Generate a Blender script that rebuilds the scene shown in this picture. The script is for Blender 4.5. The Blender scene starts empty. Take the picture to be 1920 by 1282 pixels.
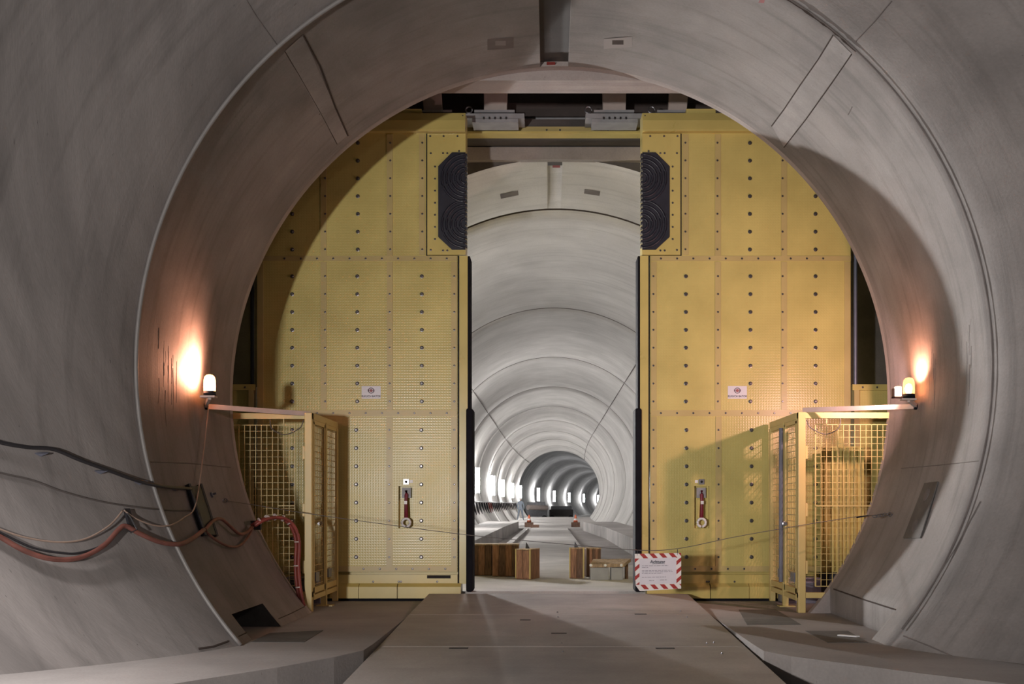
import bpy, bmesh, math, random
from mathutils import Vector, Matrix
random.seed(7)
PI = math.pi
R = math.radians
C = bpy.context.scene.collection
EZ = 1.32            # eye height above the banquette floor
F = 1867.0           # focal length in pixels of a 1920 wide frame
VX, VY = 1030.0, 945.0
CX, CZ, RT = 0.13, 1.30 + EZ, 4.0   # tunnel axis and radius
D0, D1 = 9.3, 12.06  # front and back of the ring section
DG = 13.8            # face of the gates
DT = 15.3            # start of the tunnel beyond the gates

def P(px, py, D):    # point at depth D seen at a measured photo position
    return Vector(((px - VX) * D / F, D, (VY - py) * D / F + EZ))

def RR(D):           # lining radius of the near section (trumpet in front of the joint)
    if D >= D0: return RT
    s = D0 - D
    if s < 1.7: return RT + .30 * s + .25 * s * s
    return min(RT + .30 * 1.7 + .25 * 1.7 ** 2 + 1.1 * (s - 1.7), 8.4)

def WP(px, py, off=0.0):      # where a line of sight meets the near lining, pushed inwards by off
    lo, hi = 3.0, 14.0
    dx, dz = (px - VX) / F, (VY - py) / F
    for _ in range(60):
        m = (lo + hi) / 2
        r = math.hypot(dx * m - CX, dz * m + EZ - CZ)
        if r > RR(m) - off: hi = m
        else: lo = m
    return Vector((dx * lo, lo, dz * lo + EZ))

# ------------------------------------------------------------------ materials
MATS = {}
def newmat(name):
    m = bpy.data.materials.new(name); m.use_nodes = True
    MATS[name] = m
    return m, m.node_tree, m.node_tree.nodes['Principled BSDF']

def simple(name, col, rough=.6, metal=0.0, var=.12, scale=6.0, bump=.0, emit=None, estr=0, coat=0):
    m, nt, b = newmat(name)
    if rough > .8: b.inputs['Specular IOR Level'].default_value = .12
    N, L = nt.nodes, nt.links
    tc = N.new('ShaderNodeTexCoord'); no = N.new('ShaderNodeTexNoise')
    no.inputs['Scale'].default_value = scale; no.inputs['Detail'].default_value = 5
    L.new(tc.outputs['Object'], no.inputs['Vector'])
    cr = N.new('ShaderNodeValToRGB')
    cr.color_ramp.elements[0].position = .3; cr.color_ramp.elements[1].position = .7
    cr.color_ramp.elements[0].color = tuple(c * (1 - var) for c in col) + (1,)
    cr.color_ramp.elements[1].color = tuple(min(1, c * (1 + var)) for c in col) + (1,)
    L.new(no.outputs['Fac'], cr.inputs['Fac']); L.new(cr.outputs['Color'], b.inputs['Base Color'])
    b.inputs['Roughness'].default_value = rough; b.inputs['Metallic'].default_value = metal
    if coat: b.inputs['Coat Weight'].default_value = coat
    if bump:
        bp = N.new('ShaderNodeBump'); bp.inputs['Strength'].default_value = bump; bp.inputs['Distance'].default_value = .01
        L.new(no.outputs['Fac'], bp.inputs['Height']); L.new(bp.outputs['Normal'], b.inputs['Normal'])
    if emit:
        b.inputs['Emission Color'].default_value = tuple(emit) + (1,); b.inputs['Emission Strength'].default_value = estr
    return m

def concrete(name, col, streak=.35, mott=.25, rough=.75, uv=True, su=1.0):
    """cast concrete: cloudy mottling, run marks along the section, pores; uv = (arc length, depth) in metres"""
    m, nt, b = newmat(name)
    N, L = nt.nodes, nt.links
    tc = N.new('ShaderNodeTexCoord')
    src = tc.outputs['UV'] if uv else tc.outputs['Object']
    def noise(sc, loc=(0, 0, 0), scale=(1, 1, 1), det=6, rough_=.6, dist=0):
        mp = N.new('ShaderNodeMapping'); mp.inputs['Scale'].default_value = scale; mp.inputs['Location'].default_value = loc
        L.new(src, mp.inputs['Vector'])
        n = N.new('ShaderNodeTexNoise'); n.inputs['Scale'].default_value = sc; n.inputs['Detail'].default_value = det
        n.inputs['Roughness'].default_value = rough_; n.inputs['Distortion'].default_value = dist
        L.new(mp.outputs['Vector'], n.inputs['Vector'])
        return n.outputs['Fac']
    def ramp(s, p0, c0, p1, c1):
        r = N.new('ShaderNodeMapRange'); r.inputs['From Min'].default_value = p0; r.inputs['From Max'].default_value = p1
        r.inputs['To Min'].default_value = c0; r.inputs['To Max'].default_value = c1
        L.new(s, r.inputs['Value']); return r.outputs['Result']
    def mul(a, c):
        x = N.new('ShaderNodeMath'); x.operation = 'MULTIPLY'; L.new(a, x.inputs[0]); L.new(c, x.inputs[1]); return x.outputs[0]
    cloud = ramp(noise(.5 * su, dist=.15), .3, 1 - mott, .7, 1 + mott * .5)
    patch = ramp(noise(1.5 * su, (3, 5, 1), dist=.3, det=5, rough_=.5), .35, 1 - mott * .45, .65, 1 + mott * .2)
    st = ramp(noise(1.0, (7, 1, 0), (.5, 7, 1), 4, .6), .30, 1 - streak, .50, 1.0)
    fine = ramp(noise(38, (0, 2, 0), det=3), .3, .93, .7, 1.05)
    pores = ramp(noise(16, (9, 9, 2), (1, 2.5, 1), 3, .5), .24, .62, .30, 1.0)
    v = mul(mul(mul(cloud, patch), mul(st, fine)), pores)
    mx = N.new('ShaderNodeVectorMath'); mx.operation = 'SCALE'; mx.inputs[0].default_value = col
    L.new(v, mx.inputs['Scale']); L.new(mx.outputs[0], b.inputs['Base Color'])
    bp = N.new('ShaderNodeBump'); bp.inputs['Strength'].default_value = .35; bp.inputs['Distance'].default_value = .02
    L.new(v, bp.inputs['Height']); L.new(bp.outputs['Normal'], b.inputs['Normal'])
    b.inputs['Roughness'].default_value = rough
    return m

def gatemat(name, col, rough=.38, grid=True):
    m, nt, b = newmat(name)
    N, L = nt.nodes, nt.links
    tc = N.new('ShaderNodeTexCoord')
    no = N.new('ShaderNodeTexNoise'); no.inputs['Scale'].default_value = 1.6; no.inputs['Detail'].default_value = 7
    L.new(tc.outputs['Object'], no.inputs['Vector'])
    cr = N.new('ShaderNodeValToRGB')
    cr.color_ramp.elements[0].position = .3; cr.color_ramp.elements[1].position = .72
    cr.color_ramp.elements[0].color = tuple(c * .86 for c in col) + (1,)
    cr.color_ramp.elements[1].color = tuple(c * 1.08 for c in col) + (1,)
    L.new(no.outputs['Fac'], cr.inputs['Fac'])
    L.new(cr.outputs['Color'], b.inputs['Base Color'])
    mr = N.new('ShaderNodeMapRange'); mr.inputs['To Min'].default_value = rough - .08; mr.inputs['To Max'].default_value = rough + .12
    L.new(no.outputs['Fac'], mr.inputs['Value']); L.new(mr.outputs['Result'], b.inputs['Roughness'])
    if grid:
        sep = N.new('ShaderNodeSeparateXYZ'); L.new(tc.outputs['Object'], sep.inputs[0])
        outs = []
        for ax in ('X', 'Z'):
            k = N.new('ShaderNodeMath'); k.operation = 'MULTIPLY'; k.inputs[1].default_value = 2 * PI / .037
            L.new(sep.outputs[ax], k.inputs[0])
            s = N.new('ShaderNodeMath'); s.operation = 'SINE'; L.new(k.outputs[0], s.inputs[0]); outs.append(s.outputs[0])
        mm = N.new('ShaderNodeMath'); mm.operation = 'MAXIMUM'; L.new(outs[0], mm.inputs[0]); L.new(outs[1], mm.inputs[1])
        bp = N.new('ShaderNodeBump'); bp.inputs['Strength'].default_value = .18; bp.inputs['Distance'].default_value = .003
        L.new(mm.outputs[0], bp.inputs['Height']); L.new(bp.outputs['Normal'], b.inputs['Normal'])
    return m

def woodmat(name, col):
    m, nt, b = newmat(name)
    N, L = nt.nodes, nt.links
    tc = N.new('ShaderNodeTexCoord'); mp = N.new('ShaderNodeMapping'); mp.inputs['Scale'].default_value = (9, 9, 1.1)
    L.new(tc.outputs['Object'], mp.inputs['Vector'])
    no = N.new('ShaderNodeTexNoise'); no.inputs['Scale'].default_value = 3; no.inputs['Detail'].default_value = 8; no.inputs['Distortion'].default_value = 1.4
    L.new(mp.outputs['Vector'], no.inputs['Vector'])
    cr = N.new('ShaderNodeValToRGB')
    cr.color_ramp.elements[0].position = .32; cr.color_ramp.elements[1].position = .66
    cr.color_ramp.elements[0].color = tuple(c * .45 for c in col) + (1,); cr.color_ramp.elements[1].color = tuple(c * 1.15 for c in col) + (1,)
    L.new(no.outputs['Fac'], cr.inputs['Fac']); L.new(cr.outputs['Color'], b.inputs['Base Color'])
    b.inputs['Roughness'].default_value = .7
    return m

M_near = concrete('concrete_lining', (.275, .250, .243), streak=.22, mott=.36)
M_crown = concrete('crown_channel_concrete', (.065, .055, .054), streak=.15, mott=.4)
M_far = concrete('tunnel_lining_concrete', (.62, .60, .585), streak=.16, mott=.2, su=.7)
M_farfloor = concrete('tunnel_floor_concrete', (.50, .475, .465), streak=.1, mott=.25, uv=False)
M_floor = concrete('floor_concrete', (.32, .293, .285), streak=.05, mott=.22, uv=False)
M_curb = concrete('curb_concrete', (.46, .43, .42), streak=.3, mott=.3, uv=False)
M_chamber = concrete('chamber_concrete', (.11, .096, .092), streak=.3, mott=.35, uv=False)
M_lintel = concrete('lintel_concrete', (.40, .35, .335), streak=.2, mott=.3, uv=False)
M_rough = concrete('rough_grey_concrete', (.12, .112, .108), streak=.1, mott=.45, uv=False, su=3)
M_dark = concrete('raw_tunnel_shell', (.32, .32, .33), streak=.3, mott=.35, su=.6)  # grey lifted slightly to stand in for haze
M_plate = concrete('ramp_plate', (.34, .31, .305), streak=.1, mott=.26, rough=.55, uv=False, su=1.3)
M_joint = simple('joint_dark', (.07, .055, .05), .9)
M_scratch = simple('joint_grey', (.17, .15, .145), .9)
M_bead = simple('grey_rubber_bead', (.22, .205, .20), .45, var=.1)
M_yel = gatemat('yellow_gate_paint', (.59, .49, .165), .30)
M_yel2 = gatemat('yellow_smooth_paint', (.59, .48, .16), .28, grid=False)
M_tan = gatemat('tan_strip_paint', (.52, .41, .17), .36, grid=False)
M_fence = gatemat('fence_yellow', (.60, .47, .19), .36, grid=False)
M_black = simple('black_rubber', (.010, .010, .014), .85, var=.2)
M_rib = simple('ribbed_black_rubber', (.022, .022, .034), .36, var=.2)
M_steel = simple('steel', (.30, .30, .33), .32, .9)
M_bolt = simple('bolt_steel', (.13, .125, .13), .3, .7)
M_grey = simple('grey_paint', (.30, .30, .32), .5)
M_dsteel = simple('dark_steel', (.05, .05, .06), .45, .5)
M_pink = simple('primer_steel', (.50, .42, .39), .5, var=.1)
M_red = simple('red_hose', (.24, .045, .035), .45, var=.25, scale=9)
M_redf = simple('faded_red_hose', (.20, .075, .06), .5, var=.25, scale=9)
M_strap = simple('red_strap', (.17, .012, .03), .4)
M_cable = simple('grey_cable', (.11, .095, .09), .5)
M_bcable = simple('black_cable', (.028, .026, .03), .45)
M_tcable = simple('tan_cable', (.36, .26, .21), .5)
M_white = simple('white_plastic', (.78, .77, .78), .4, var=.03)
M_paper = simple('white_paper', (.70, .68, .74), .28, var=.04)
M_signw = simple('sign_white', (.78, .75, .73), .35, var=.03)
M_signr = simple('sign_red', (.36, .03, .028), .35, var=.08)
M_ink = simple('ink', (.045, .04, .06), .6)
M_inkg = simple('pale_ink', (.26, .24, .29), .6)
M_logo = simple('logo_red', (.30, .09, .10), .5)
M_logod = simple('logo_dark', (.10, .035, .07), .5)
M_wood = woodmat('wood_brown', (.33, .165, .10))
M_woodl = woodmat('wood_light', (.44, .31, .20))
M_woodd = woodmat('wood_dark', (.16, .085, .055))
M_wstrap = simple('pale_strap', (.52, .40, .16), .6)
M_orange = simple('cone_orange', (.70, .17, .08), .5)
M_slot = simple('slot_black', (.015, .012, .012), .8)
M_cloth = simple('work_clothes', (.20, .23, .28), .8)
M_skin = simple('skin', (.5, .34, .27), .6)
M_lamp = simple('lamp_tube', (1, 1, 1), .5, var=0, emit=(1, .985, .95), estr=150)
M_beam = simple('dark_roof_steel', (.06, .045, .042), .6)
M_blue = simple('bluish_galvanised', (.20, .21, .27), .4, .4)

def glassm(name, col, em, es):
    m, nt, b = newmat(name)
    b.inputs['Base Color'].default_value = col + (1,)
    b.inputs['Roughness'].default_value = .25
    b.inputs['Transmission Weight'].default_value = .55
    b.inputs['Emission Color'].default_value = em + (1,)
    b.inputs['Emission Strength'].default_value = es
    return m
M_dome = glassm('amber_dome_lit', (1, .35, .12), (1, .40, .14), 9)
M_dome2 = glassm('amber_dome', (1, .28, .12), (1, .36, .12), 2.6)
M_bulb = simple('bulb', (1, 1, 1), .5, var=0, emit=(1, .72, .38), estr=110)

# ------------------------------------------------------------------ mesh helper
class MB:
    def __init__(s): s.v = []; s.f = []; s.m = []; s.uv = {}
    def quad(s, a, b, c, d, mi=0):
        n = len(s.v); s.v += [Vector(a), Vector(b), Vector(c), Vector(d)]; s.f.append((n, n + 1, n + 2, n + 3)); s.m.append(mi); return s
    def box(s, x0, x1, y0, y1, z0, z1, mi=0):
        if x0 > x1: x0, x1 = x1, x0
        if y0 > y1: y0, y1 = y1, y0
        if z0 > z1: z0, z1 = z1, z0
        n = len(s.v)
        s.v += [Vector(p) for p in ((x0, y0, z0), (x1, y0, z0), (x1, y1, z0), (x0, y1, z0), (x0, y0, z1), (x1, y0, z1), (x1, y1, z1), (x0, y1, z1))]
        for q in ((0, 3, 2, 1), (4, 5, 6, 7), (0, 1, 5, 4), (1, 2, 6, 5), (2, 3, 7, 6), (3, 0, 4, 7)):
            s.f.append(tuple(n + i for i in q)); s.m.append(mi)
        return s
    def prism(s, pts, dirv, mi=0):         # planar outline pts (3D) extruded along dirv
        n = len(s.v); k = len(pts); d = Vector(dirv)
        s.v += [Vector(p) for p in pts] + [Vector(p) + d for p in pts]
        s.f.append(tuple(range(n, n + k))); s.m.append(mi)
        s.f.append(tuple(range(n + 2 * k - 1, n + k - 1, -1))); s.m.append(mi)
        for i in range(k):
            j = (i + 1) % k
            s.f.append((n + i, n + k + i, n + k + j, n + j)); s.m.append(mi)
        return s
    def tube(s, pts, r, seg=8, mi=0, flat=1.0, upv=None):
        pts = [Vector(p) for p in pts]; n0 = len(s.v); k = len(pts)
        up0 = Vector((0, 0, 1))
        for i, p in enumerate(pts):
            t = (pts[min(i + 1, k - 1)] - pts[max(i - 1, 0)])
            if t.length < 1e-9: t = Vector((0, 0, 1))
            t.normalize()
            up = upv or (up0 if abs(t.z) < .95 else Vector((0, 1, 0)))
            a = t.cross(up).normalized(); b = a.cross(t).normalized()
            rr = r[i] if isinstance(r, (list, tuple)) else r
            for j in range(seg):
                th = 2 * PI * j / seg
                s.v.append(p + a * (rr * math.cos(th)) + b * (rr * flat * math.sin(th)))
        for i in range(k - 1):
            for j in range(seg):
                a = n0 + i * seg + j; b = n0 + i * seg + (j + 1) % seg
                s.f.append((a, b, b + seg, a + seg)); s.m.append(mi)
        s.f.append(tuple(n0 + j for j in range(seg - 1, -1, -1))); s.m.append(mi)
        s.f.append(tuple(n0 + (k - 1) * seg + j for j in range(seg))); s.m.append(mi)
        return s
    def bar(s, a, b, w, h=None, mi=0):     # rectangular bar from a to b
        a = Vector(a); b = Vector(b); h = h or w; t = (b - a).normalized()
        up = Vector((0, 0, 1)) if abs(t.z) < .95 else Vector((0, 1, 0))
        x = t.cross(up).normalized() * (w / 2); y = x.normalized().cross(t).normalized() * (h / 2)
        s.prism([a + x + y, a - x + y, a - x - y, a + x - y], b - a, mi); return s
    def lathe(s, c, axis, prof, seg=16, mi=0):   # prof: (radius, along)
        c = Vector(c); ax = Vector(axis).normalized()
        up = Vector((0, 0, 1)) if abs(ax.z) < .9 else Vector((1, 0, 0))
        a = ax.cross(up).normalized(); b = a.cross(ax).normalized(); n0 = len(s.v)
        for (r, h) in prof:
            for j in range(seg):
                th = 2 * PI * j / seg; s.v.append(c + ax * h + a * (r * math.cos(th)) + b * (r * math.sin(th)))
        for i in range(len(prof) - 1):
            for j in range(seg):
                p = n0 + i * seg + j; q = n0 + i * seg + (j + 1) % seg
                s.f.append((p, q, q + seg, p + seg)); s.m.append(mi)
        s.f.append(tuple(n0 + j for j in range(seg - 1, -1, -1))); s.m.append(mi)
        s.f.append(tuple(n0 + (len(prof) - 1) * seg + j for j in range(seg))); s.m.append(mi)
        return s
    def build(s, name, mat, parent=None, origin=None, smooth=False, bevel=0):
        me = bpy.data.meshes.new(name)
        o = Vector(origin) if origin is not None else Vector((0, 0, 0))
        if parent is not None and origin is None: o = Vector((0, 0, 0))
        base = wloc(parent)
        me.from_pydata([v - o for v in s.v], [], s.f)
        mats = mat if isinstance(mat, (list, tuple)) else [mat]
        for m in mats: me.materials.append(m)
        for p, mi in zip(me.polygons, s.m): p.material_index = mi
        bm = bmesh.new(); bm.from_mesh(me); bmesh.ops.recalc_face_normals(bm, faces=bm.faces)
        bm.to_mesh(me); bm.free()
        if smooth:
            me.shade_smooth()
        ob = bpy.data.objects.new(name, me); C.objects.link(ob)
        if parent is not None: ob.parent = parent
        ob.location = o - base
        if bevel:
            md = ob.modifiers.new('bevel', 'BEVEL'); md.width = bevel; md.segments = 2; md.limit_method = 'ANGLE'
        if smooth:
            try:
                md = ob.modifiers.new('wn', 'WEIGHTED_NORMAL')
            except Exception: pass
        return ob

def wloc(o):
    v = Vector((0, 0, 0))
    while o is not None:
        v = v + o.location; o = o.parent
    return v

def tag(o, label=None, cat=None, group=None, kind=None):
    if label: o['label'] = label
    if cat: o['category'] = cat
    if group: o['group'] = group
    if kind: o['kind'] = kind
    return o

def thing(name, label, cat, loc, group=None):
    o = bpy.data.objects.new(name, None); C.objects.link(o); o.location = loc
    o.empty_display_size = .2
    return tag(o, label, cat, group)

def struct(o): o['kind'] = 'structure'; return o

def copytree(o, parent=None, off=None):
    c = o.copy(); C.objects.link(c)
    if parent is not None: c.parent = parent
    if off is not None: c.location = o.location + Vector(off)
    for ch in list(o.children): copytree(ch, c)
    return c

def smoothline(pts, n=8):
    pts = [Vector(p) for p in pts]; out = []
    P_ = [pts[0]] + pts + [pts[-1]]
    for i in range(1, len(P_) - 2):
        p0, p1, p2, p3 = P_[i - 1], P_[i], P_[i + 1], P_[i + 2]
        for k in range(n):
            t = k / n
            out.append(.5 * ((2 * p1) + (-p0 + p2) * t + (2 * p0 - 5 * p1 + 4 * p2 - p3) * t * t + (-p0 + 3 * p1 - 3 * p2 + p3) * t ** 3))
    out.append(pts[-1]); return out

def textmesh(body, name, size, loc, mat, parent, align='CENTER', extrude=.0012, tilt=0, bold=0):
    cu = bpy.data.curves.new(name, 'FONT'); cu.body = body; cu.size = size; cu.align_x = align; cu.align_y = 'CENTER'
    cu.extrude = extrude; cu.offset = bold
    tmp = bpy.data.objects.new(name + '_t', cu); C.objects.link(tmp)
    dg = bpy.context.evaluated_depsgraph_get(); dg.update()
    me = bpy.data.meshes.new_from_object(tmp.evaluated_get(dg))
    bpy.data.objects.remove(tmp)
    me.materials.clear(); me.materials.append(mat)
    o = bpy.data.objects.new(name, me); C.objects.link(o); o.parent = parent
    o.rotation_euler = (R(90), tilt, 0)
    o.location = Vector(loc) - wloc(parent)
    return o

# ------------------------------------------------------------------ linings
def lining(name, Ds, angs, rfun, mat, mats2=None, matfun=None, cfun=None, skip=None, floorz=-.06):
    """surface of revolution patch; angs: functions t->angle in degrees given radius"""
    me = bpy.data.meshes.new(name); V = []; U = []; Fc = []; Mi = []
    na = len(angs)
    for D in Ds:
        for a in angs:
            r = rfun(D, a)
            lim = math.degrees(math.asin(min(1, (CZ - floorz) / r)))   # where the wall meets the floor
            aa = max(-lim, min(180 + lim, a))
            cx = CX + (cfun(D) if cfun else 0)
            V.append((cx + r * math.cos(R(aa)), D, CZ + r * math.sin(R(aa)))); U.append((r * R(aa), D))
    for i in range(len(Ds) - 1):
        for j in range(na - 1):
            if skip and skip((Ds[i] + Ds[i + 1]) / 2, (angs[j] + angs[j + 1]) / 2): continue
            q = (i * na + j, (i + 1) * na + j, (i + 1) * na + j + 1, i * na + j + 1)
            a, b, c = (Vector(V[k]) for k in q[:3]); 
            if (Vector(V[q[3]]) - a).length < 1e-6 and (Vector(V[q[2]]) - b).length < 1e-6: continue
            Fc.append(q); Mi.append(matfun((Ds[i] + Ds[i + 1]) / 2, (angs[j] + angs[j + 1]) / 2) if matfun else 0)
    me.from_pydata(V, [], Fc)
    uvl = me.uv_layers.new(name='UVMap')
    for p in me.polygons:
        for li in p.loop_indices: uvl.data[li].uv = U[me.loops[li].vertex_index]
    me.materials.append(mat)
    for m in (mats2 or []): me.materials.append(m)
    for p, mi in zip(me.polygons, Mi): p.material_index = mi
    me.shade_smooth()
    o = bpy.data.objects.new(name, me); C.objects.link(o)
    o['kind'] = 'structure'
    return o

nearD = [-6, -3, 0, 2, 4, 5, 6] + [6.4 + .2 * i for i in range(14)] + [9.1, 9.2, 9.27, 9.3, 9.33]
ringD = [9.33, 9.45, 9.69, 10.0, 10.4, 10.74, 11.1, 11.5, 11.8, 12.06]
def rfun_near(D, a):
    r = RR(min(D, 20))
    if D < 9.32 and D > 9.2 and a < 62: r += .02      # open joint on the right
    if 88.6 < a < 93.4 and D > D0: r += .06           # crown channel
    return r
def frange(a, b, s):
    n = max(1, int(round((b - a) / s))); return [a + (b - a) * i / n for i in range(n + 1)]
# right wall -45..55, ceiling 55..125, left 125..225
lowR = [-41, -35.15]     # below this the right ring wall drops vertically
def rwall(D, a):
    r = rfun_near(D, a)
    if 9.75 < D <= D1 and a < -35.1:
        xs = RT * math.cos(R(35.15)); r = xs / math.cos(R(max(a, -41)))
    return r
allD = nearD + ringD[1:]
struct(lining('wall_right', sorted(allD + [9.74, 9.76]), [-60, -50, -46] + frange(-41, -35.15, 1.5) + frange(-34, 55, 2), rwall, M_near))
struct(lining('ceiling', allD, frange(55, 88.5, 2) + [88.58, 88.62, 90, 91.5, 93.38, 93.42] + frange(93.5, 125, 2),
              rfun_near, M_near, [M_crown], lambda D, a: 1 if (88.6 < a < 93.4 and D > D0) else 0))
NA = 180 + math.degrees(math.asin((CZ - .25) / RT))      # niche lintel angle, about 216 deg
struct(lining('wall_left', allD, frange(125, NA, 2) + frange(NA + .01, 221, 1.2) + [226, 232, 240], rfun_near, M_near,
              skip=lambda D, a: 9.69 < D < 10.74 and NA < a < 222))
# the niche behind the hole in the left wall
xw = CX - math.sqrt(RT ** 2 - (CZ - .25) ** 2); xf = CX - math.sqrt(RT ** 2 - CZ ** 2)
mb = MB()
mb.quad((xw - .35, 9.69, -.02), (xw - .35, 10.74, -.02), (xw - .35, 10.74, .25), (xw - .35, 9.69, .25))
mb.quad((xw - .35, 9.69, .25), (xw - .35, 10.74, .25), (xw, 10.74, .25), (xw, 9.69, .25))
mb.quad((xw - .35, 10.74, -.02), (xf, 10.74, -.02), (xw, 10.74, .25), (xw - .35, 10.74, .25))
mb.quad((xw - .35, 9.69, -.02), (xf, 9.69, -.02), (xw, 9.69, .25), (xw - .35, 9.69, .25))
tag(mb.build('wall_niche', M_rough), kind='structure')
# back wall of the cavern behind the camera
struct(MB().box(-9, 9, -6.3, -6, -.4, 12).build('wall_back', M_near))

# bulkheads with round openings
def bulkhead(name, D, thick, mat, half=7.6, top=8.2, n=144):
    m = MB(); lim = math.degrees(math.asin((CZ + .06) / RT)); pts = []
    for i in range(n + 1):
        a = R(-lim + (180 + 2 * lim) * i / n)
        ip = Vector((CX + (RT + .006) * math.cos(a), D, CZ + (RT + .006) * math.sin(a)))
        dx, dz = math.cos(a), math.sin(a)
        ts = []
        if dx > 1e-6: ts.append((half - CX) / dx)
        if dx < -1e-6: ts.append((-half - CX) / dx)
        if dz > 1e-6: ts.append((top - CZ) / dz)
        if dz < -1e-6: ts.append((-.4 - CZ) / dz)
        t = min(ts)
        op = Vector((CX + t * dx, D, CZ + t * dz)); pts.append((ip, op))
    for i in range(n):
        (a, b), (c, d) = pts[i], pts[i + 1]
        m.quad(a, b, d, c)
        y = Vector((0, thick, 0)); m.quad(a + y, b + y, d + y, c + y); m.quad(a, c, c + y, a + y)
    return struct(m.build(name, mat))
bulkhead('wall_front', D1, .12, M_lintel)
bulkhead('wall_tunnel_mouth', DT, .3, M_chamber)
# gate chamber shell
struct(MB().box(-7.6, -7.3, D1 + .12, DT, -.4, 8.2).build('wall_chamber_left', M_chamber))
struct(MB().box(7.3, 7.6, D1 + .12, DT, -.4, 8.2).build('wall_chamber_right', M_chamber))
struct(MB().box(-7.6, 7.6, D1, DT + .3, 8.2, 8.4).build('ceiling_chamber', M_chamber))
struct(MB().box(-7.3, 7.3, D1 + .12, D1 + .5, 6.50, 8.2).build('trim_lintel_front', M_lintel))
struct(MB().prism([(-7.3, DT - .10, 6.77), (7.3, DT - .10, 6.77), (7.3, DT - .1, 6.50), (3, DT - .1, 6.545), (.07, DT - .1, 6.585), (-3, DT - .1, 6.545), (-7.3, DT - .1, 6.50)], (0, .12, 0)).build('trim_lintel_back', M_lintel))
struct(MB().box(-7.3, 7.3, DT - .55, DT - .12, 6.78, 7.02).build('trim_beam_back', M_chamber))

# tunnel beyond the gates
def cc(D): return 0 if D < 60 else (D - 60) ** 2 / 1850.0
joints = [17.9 + 9.0 * i for i in range(9)]
farD = []
d = DT + .3
farD.append(DT - .004)
while d < 98.9:
    farD.append(d); d += .75 if d < 40 else 1.5
for j in joints: farD += [j - .05, j - .045, j + .045, j + .05]
farD.append(98.9); farD = sorted(x for x in set(farD) if x <= 98.9)
def rfar(D, a):
    for j in joints:
        if abs(D - j) < .047: return RT + .06
    # each cast section is very slightly barrel shaped
    k = (D - 17.9) / 9.0; fr = k - math.floor(k)
    if D < 17.4 and 89.0 < a < 92.2: return RT + .05
    return RT + (.035 * math.sin(PI * fr) if D > 17.9 else 0)
struct(lining('wall_tunnel', farD, frange(-45, 88.9, 3) + [88.98, 89.02, 92.18, 92.22] + frange(92.5, 225, 3), rfar, M_far, [M_scratch, M_joint],
              lambda D, a: (2 if abs(D - 17.9) < .055 else 1 if any(abs(D - j) < .055 for j in joints) else 0), cfun=cc))
for a_ in (50, 136):
    struct(MB().tube([(CX + cc(D) + (RT + .01) * math.cos(R(a_)), D, CZ + (RT + .01) * math.sin(R(a_))) for D in frange(18, 98, 2)], .017, 6).build('trim_long_joint', M_scratch))
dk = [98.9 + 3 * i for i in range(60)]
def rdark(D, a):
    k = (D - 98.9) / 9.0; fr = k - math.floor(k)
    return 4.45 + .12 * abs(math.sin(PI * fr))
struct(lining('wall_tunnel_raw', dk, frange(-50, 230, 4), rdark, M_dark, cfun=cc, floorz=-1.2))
m = MB(); nn = 60
for i in range(nn):
    a0 = R(-42 + 264 * i / nn); a1 = R(-42 + 264 * (i + 1) / nn); c = CX + cc(98.9)
    q = [(c + r_ * math.cos(a), 98.9, CZ + r_ * math.sin(a)) for a, r_ in ((a0, 4.03), (a0, 4.9), (a1, 4.9), (a1, 4.03))]
    m.quad(*q)
struct(m.build('trim_ring_end', M_far))

# ------------------------------------------------------------------ floors
def slab(name, outline, z0, z1, mat):
    return struct(MB().prism([(x, y, z0) for x, y in outline], (0, 0, z1 - z0)).build(name, mat))
slab('floor_track_bed', [(-8.5, -6), (8.5, -6), (8.5, 13.55), (-8.5, 13.55)], -.5, -.30, M_floor)
slab('floor_left', [(-8.5, 13.55), (-8.5, -.5), (-7.5, 1.5), (-5.4, 4.6), (-4.1, 6.0), (-3.35, 6.7), (-2.78, 7.3), (-2.2, 8.05), (-1.86, 8.6), (-1.68, 9.0), (-1.665, 9.4), (-1.665, 13.55)][::-1], -.3, 0, M_floor)
slab('floor_right', [(8.5, 13.55), (8.5, -.5), (7.5, 2), (5.6, 4.9), (4.3, 6.4), (3.45, 7.25), (2.9, 7.77), (2.47, 8.24), (2.1, 8.65), (1.93, 8.96), (1.92, 9.4), (1.92, 13.55)], -.3, 0, M_floor)
slab('floor_chamber', [(-7.3, 13.55), (7.3, 13.55), (7.3, DT), (-7.3, DT)], -.3, -.02, M_floor)
slab('floor_gateway', [(-1.7, 13.95), (1.95, 13.95), (1.95, 20), (-1.7, 20)], -.018, .10, M_farfloor)
slab('trim_gate_track', [(-1.6, 13.66), (1.85, 13.66), (1.85, 13.95), (-1.6, 13.95)], -.018, .035, M_slot)
slab('floor_tunnel', [(-3.6, DT), (3.8, DT), (3.8, 52), (-3.6, 52)], -.4, -.06, M_floor)
slab('floor_tunnel_slab', [(-.88, 20), (.92, 20), (.92, 52), (-.88, 52)], -.06, .10, M_farfloor)
slab('trim_kerb_left', [(-1.45, 20), (-1.27, 20), (-1.1, 52), (-1.3, 52)], -.06, .06, M_curb)
slab('floor_tunnel_far', [(-3.6, 52), (3.9, 52), (3.9, 75), (4.8, 98.9), (-3, 98.9), (-3.6, 75)], -.4, .06, M_farfloor)
slab('floor_walkway_left', [(-3.6, DT + .3), (-1.87, DT + .3), (-1.8, 40), (-1.6, 52), (-3.6, 52)], -.1, .42, M_curb)
slab('floor_walkway_right', [(3.9, DT + .3), (2.25, DT + .3), (2.25, 40), (1.75, 52), (3.9, 52)], -.1, .40, M_curb)
m = MB()
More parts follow.
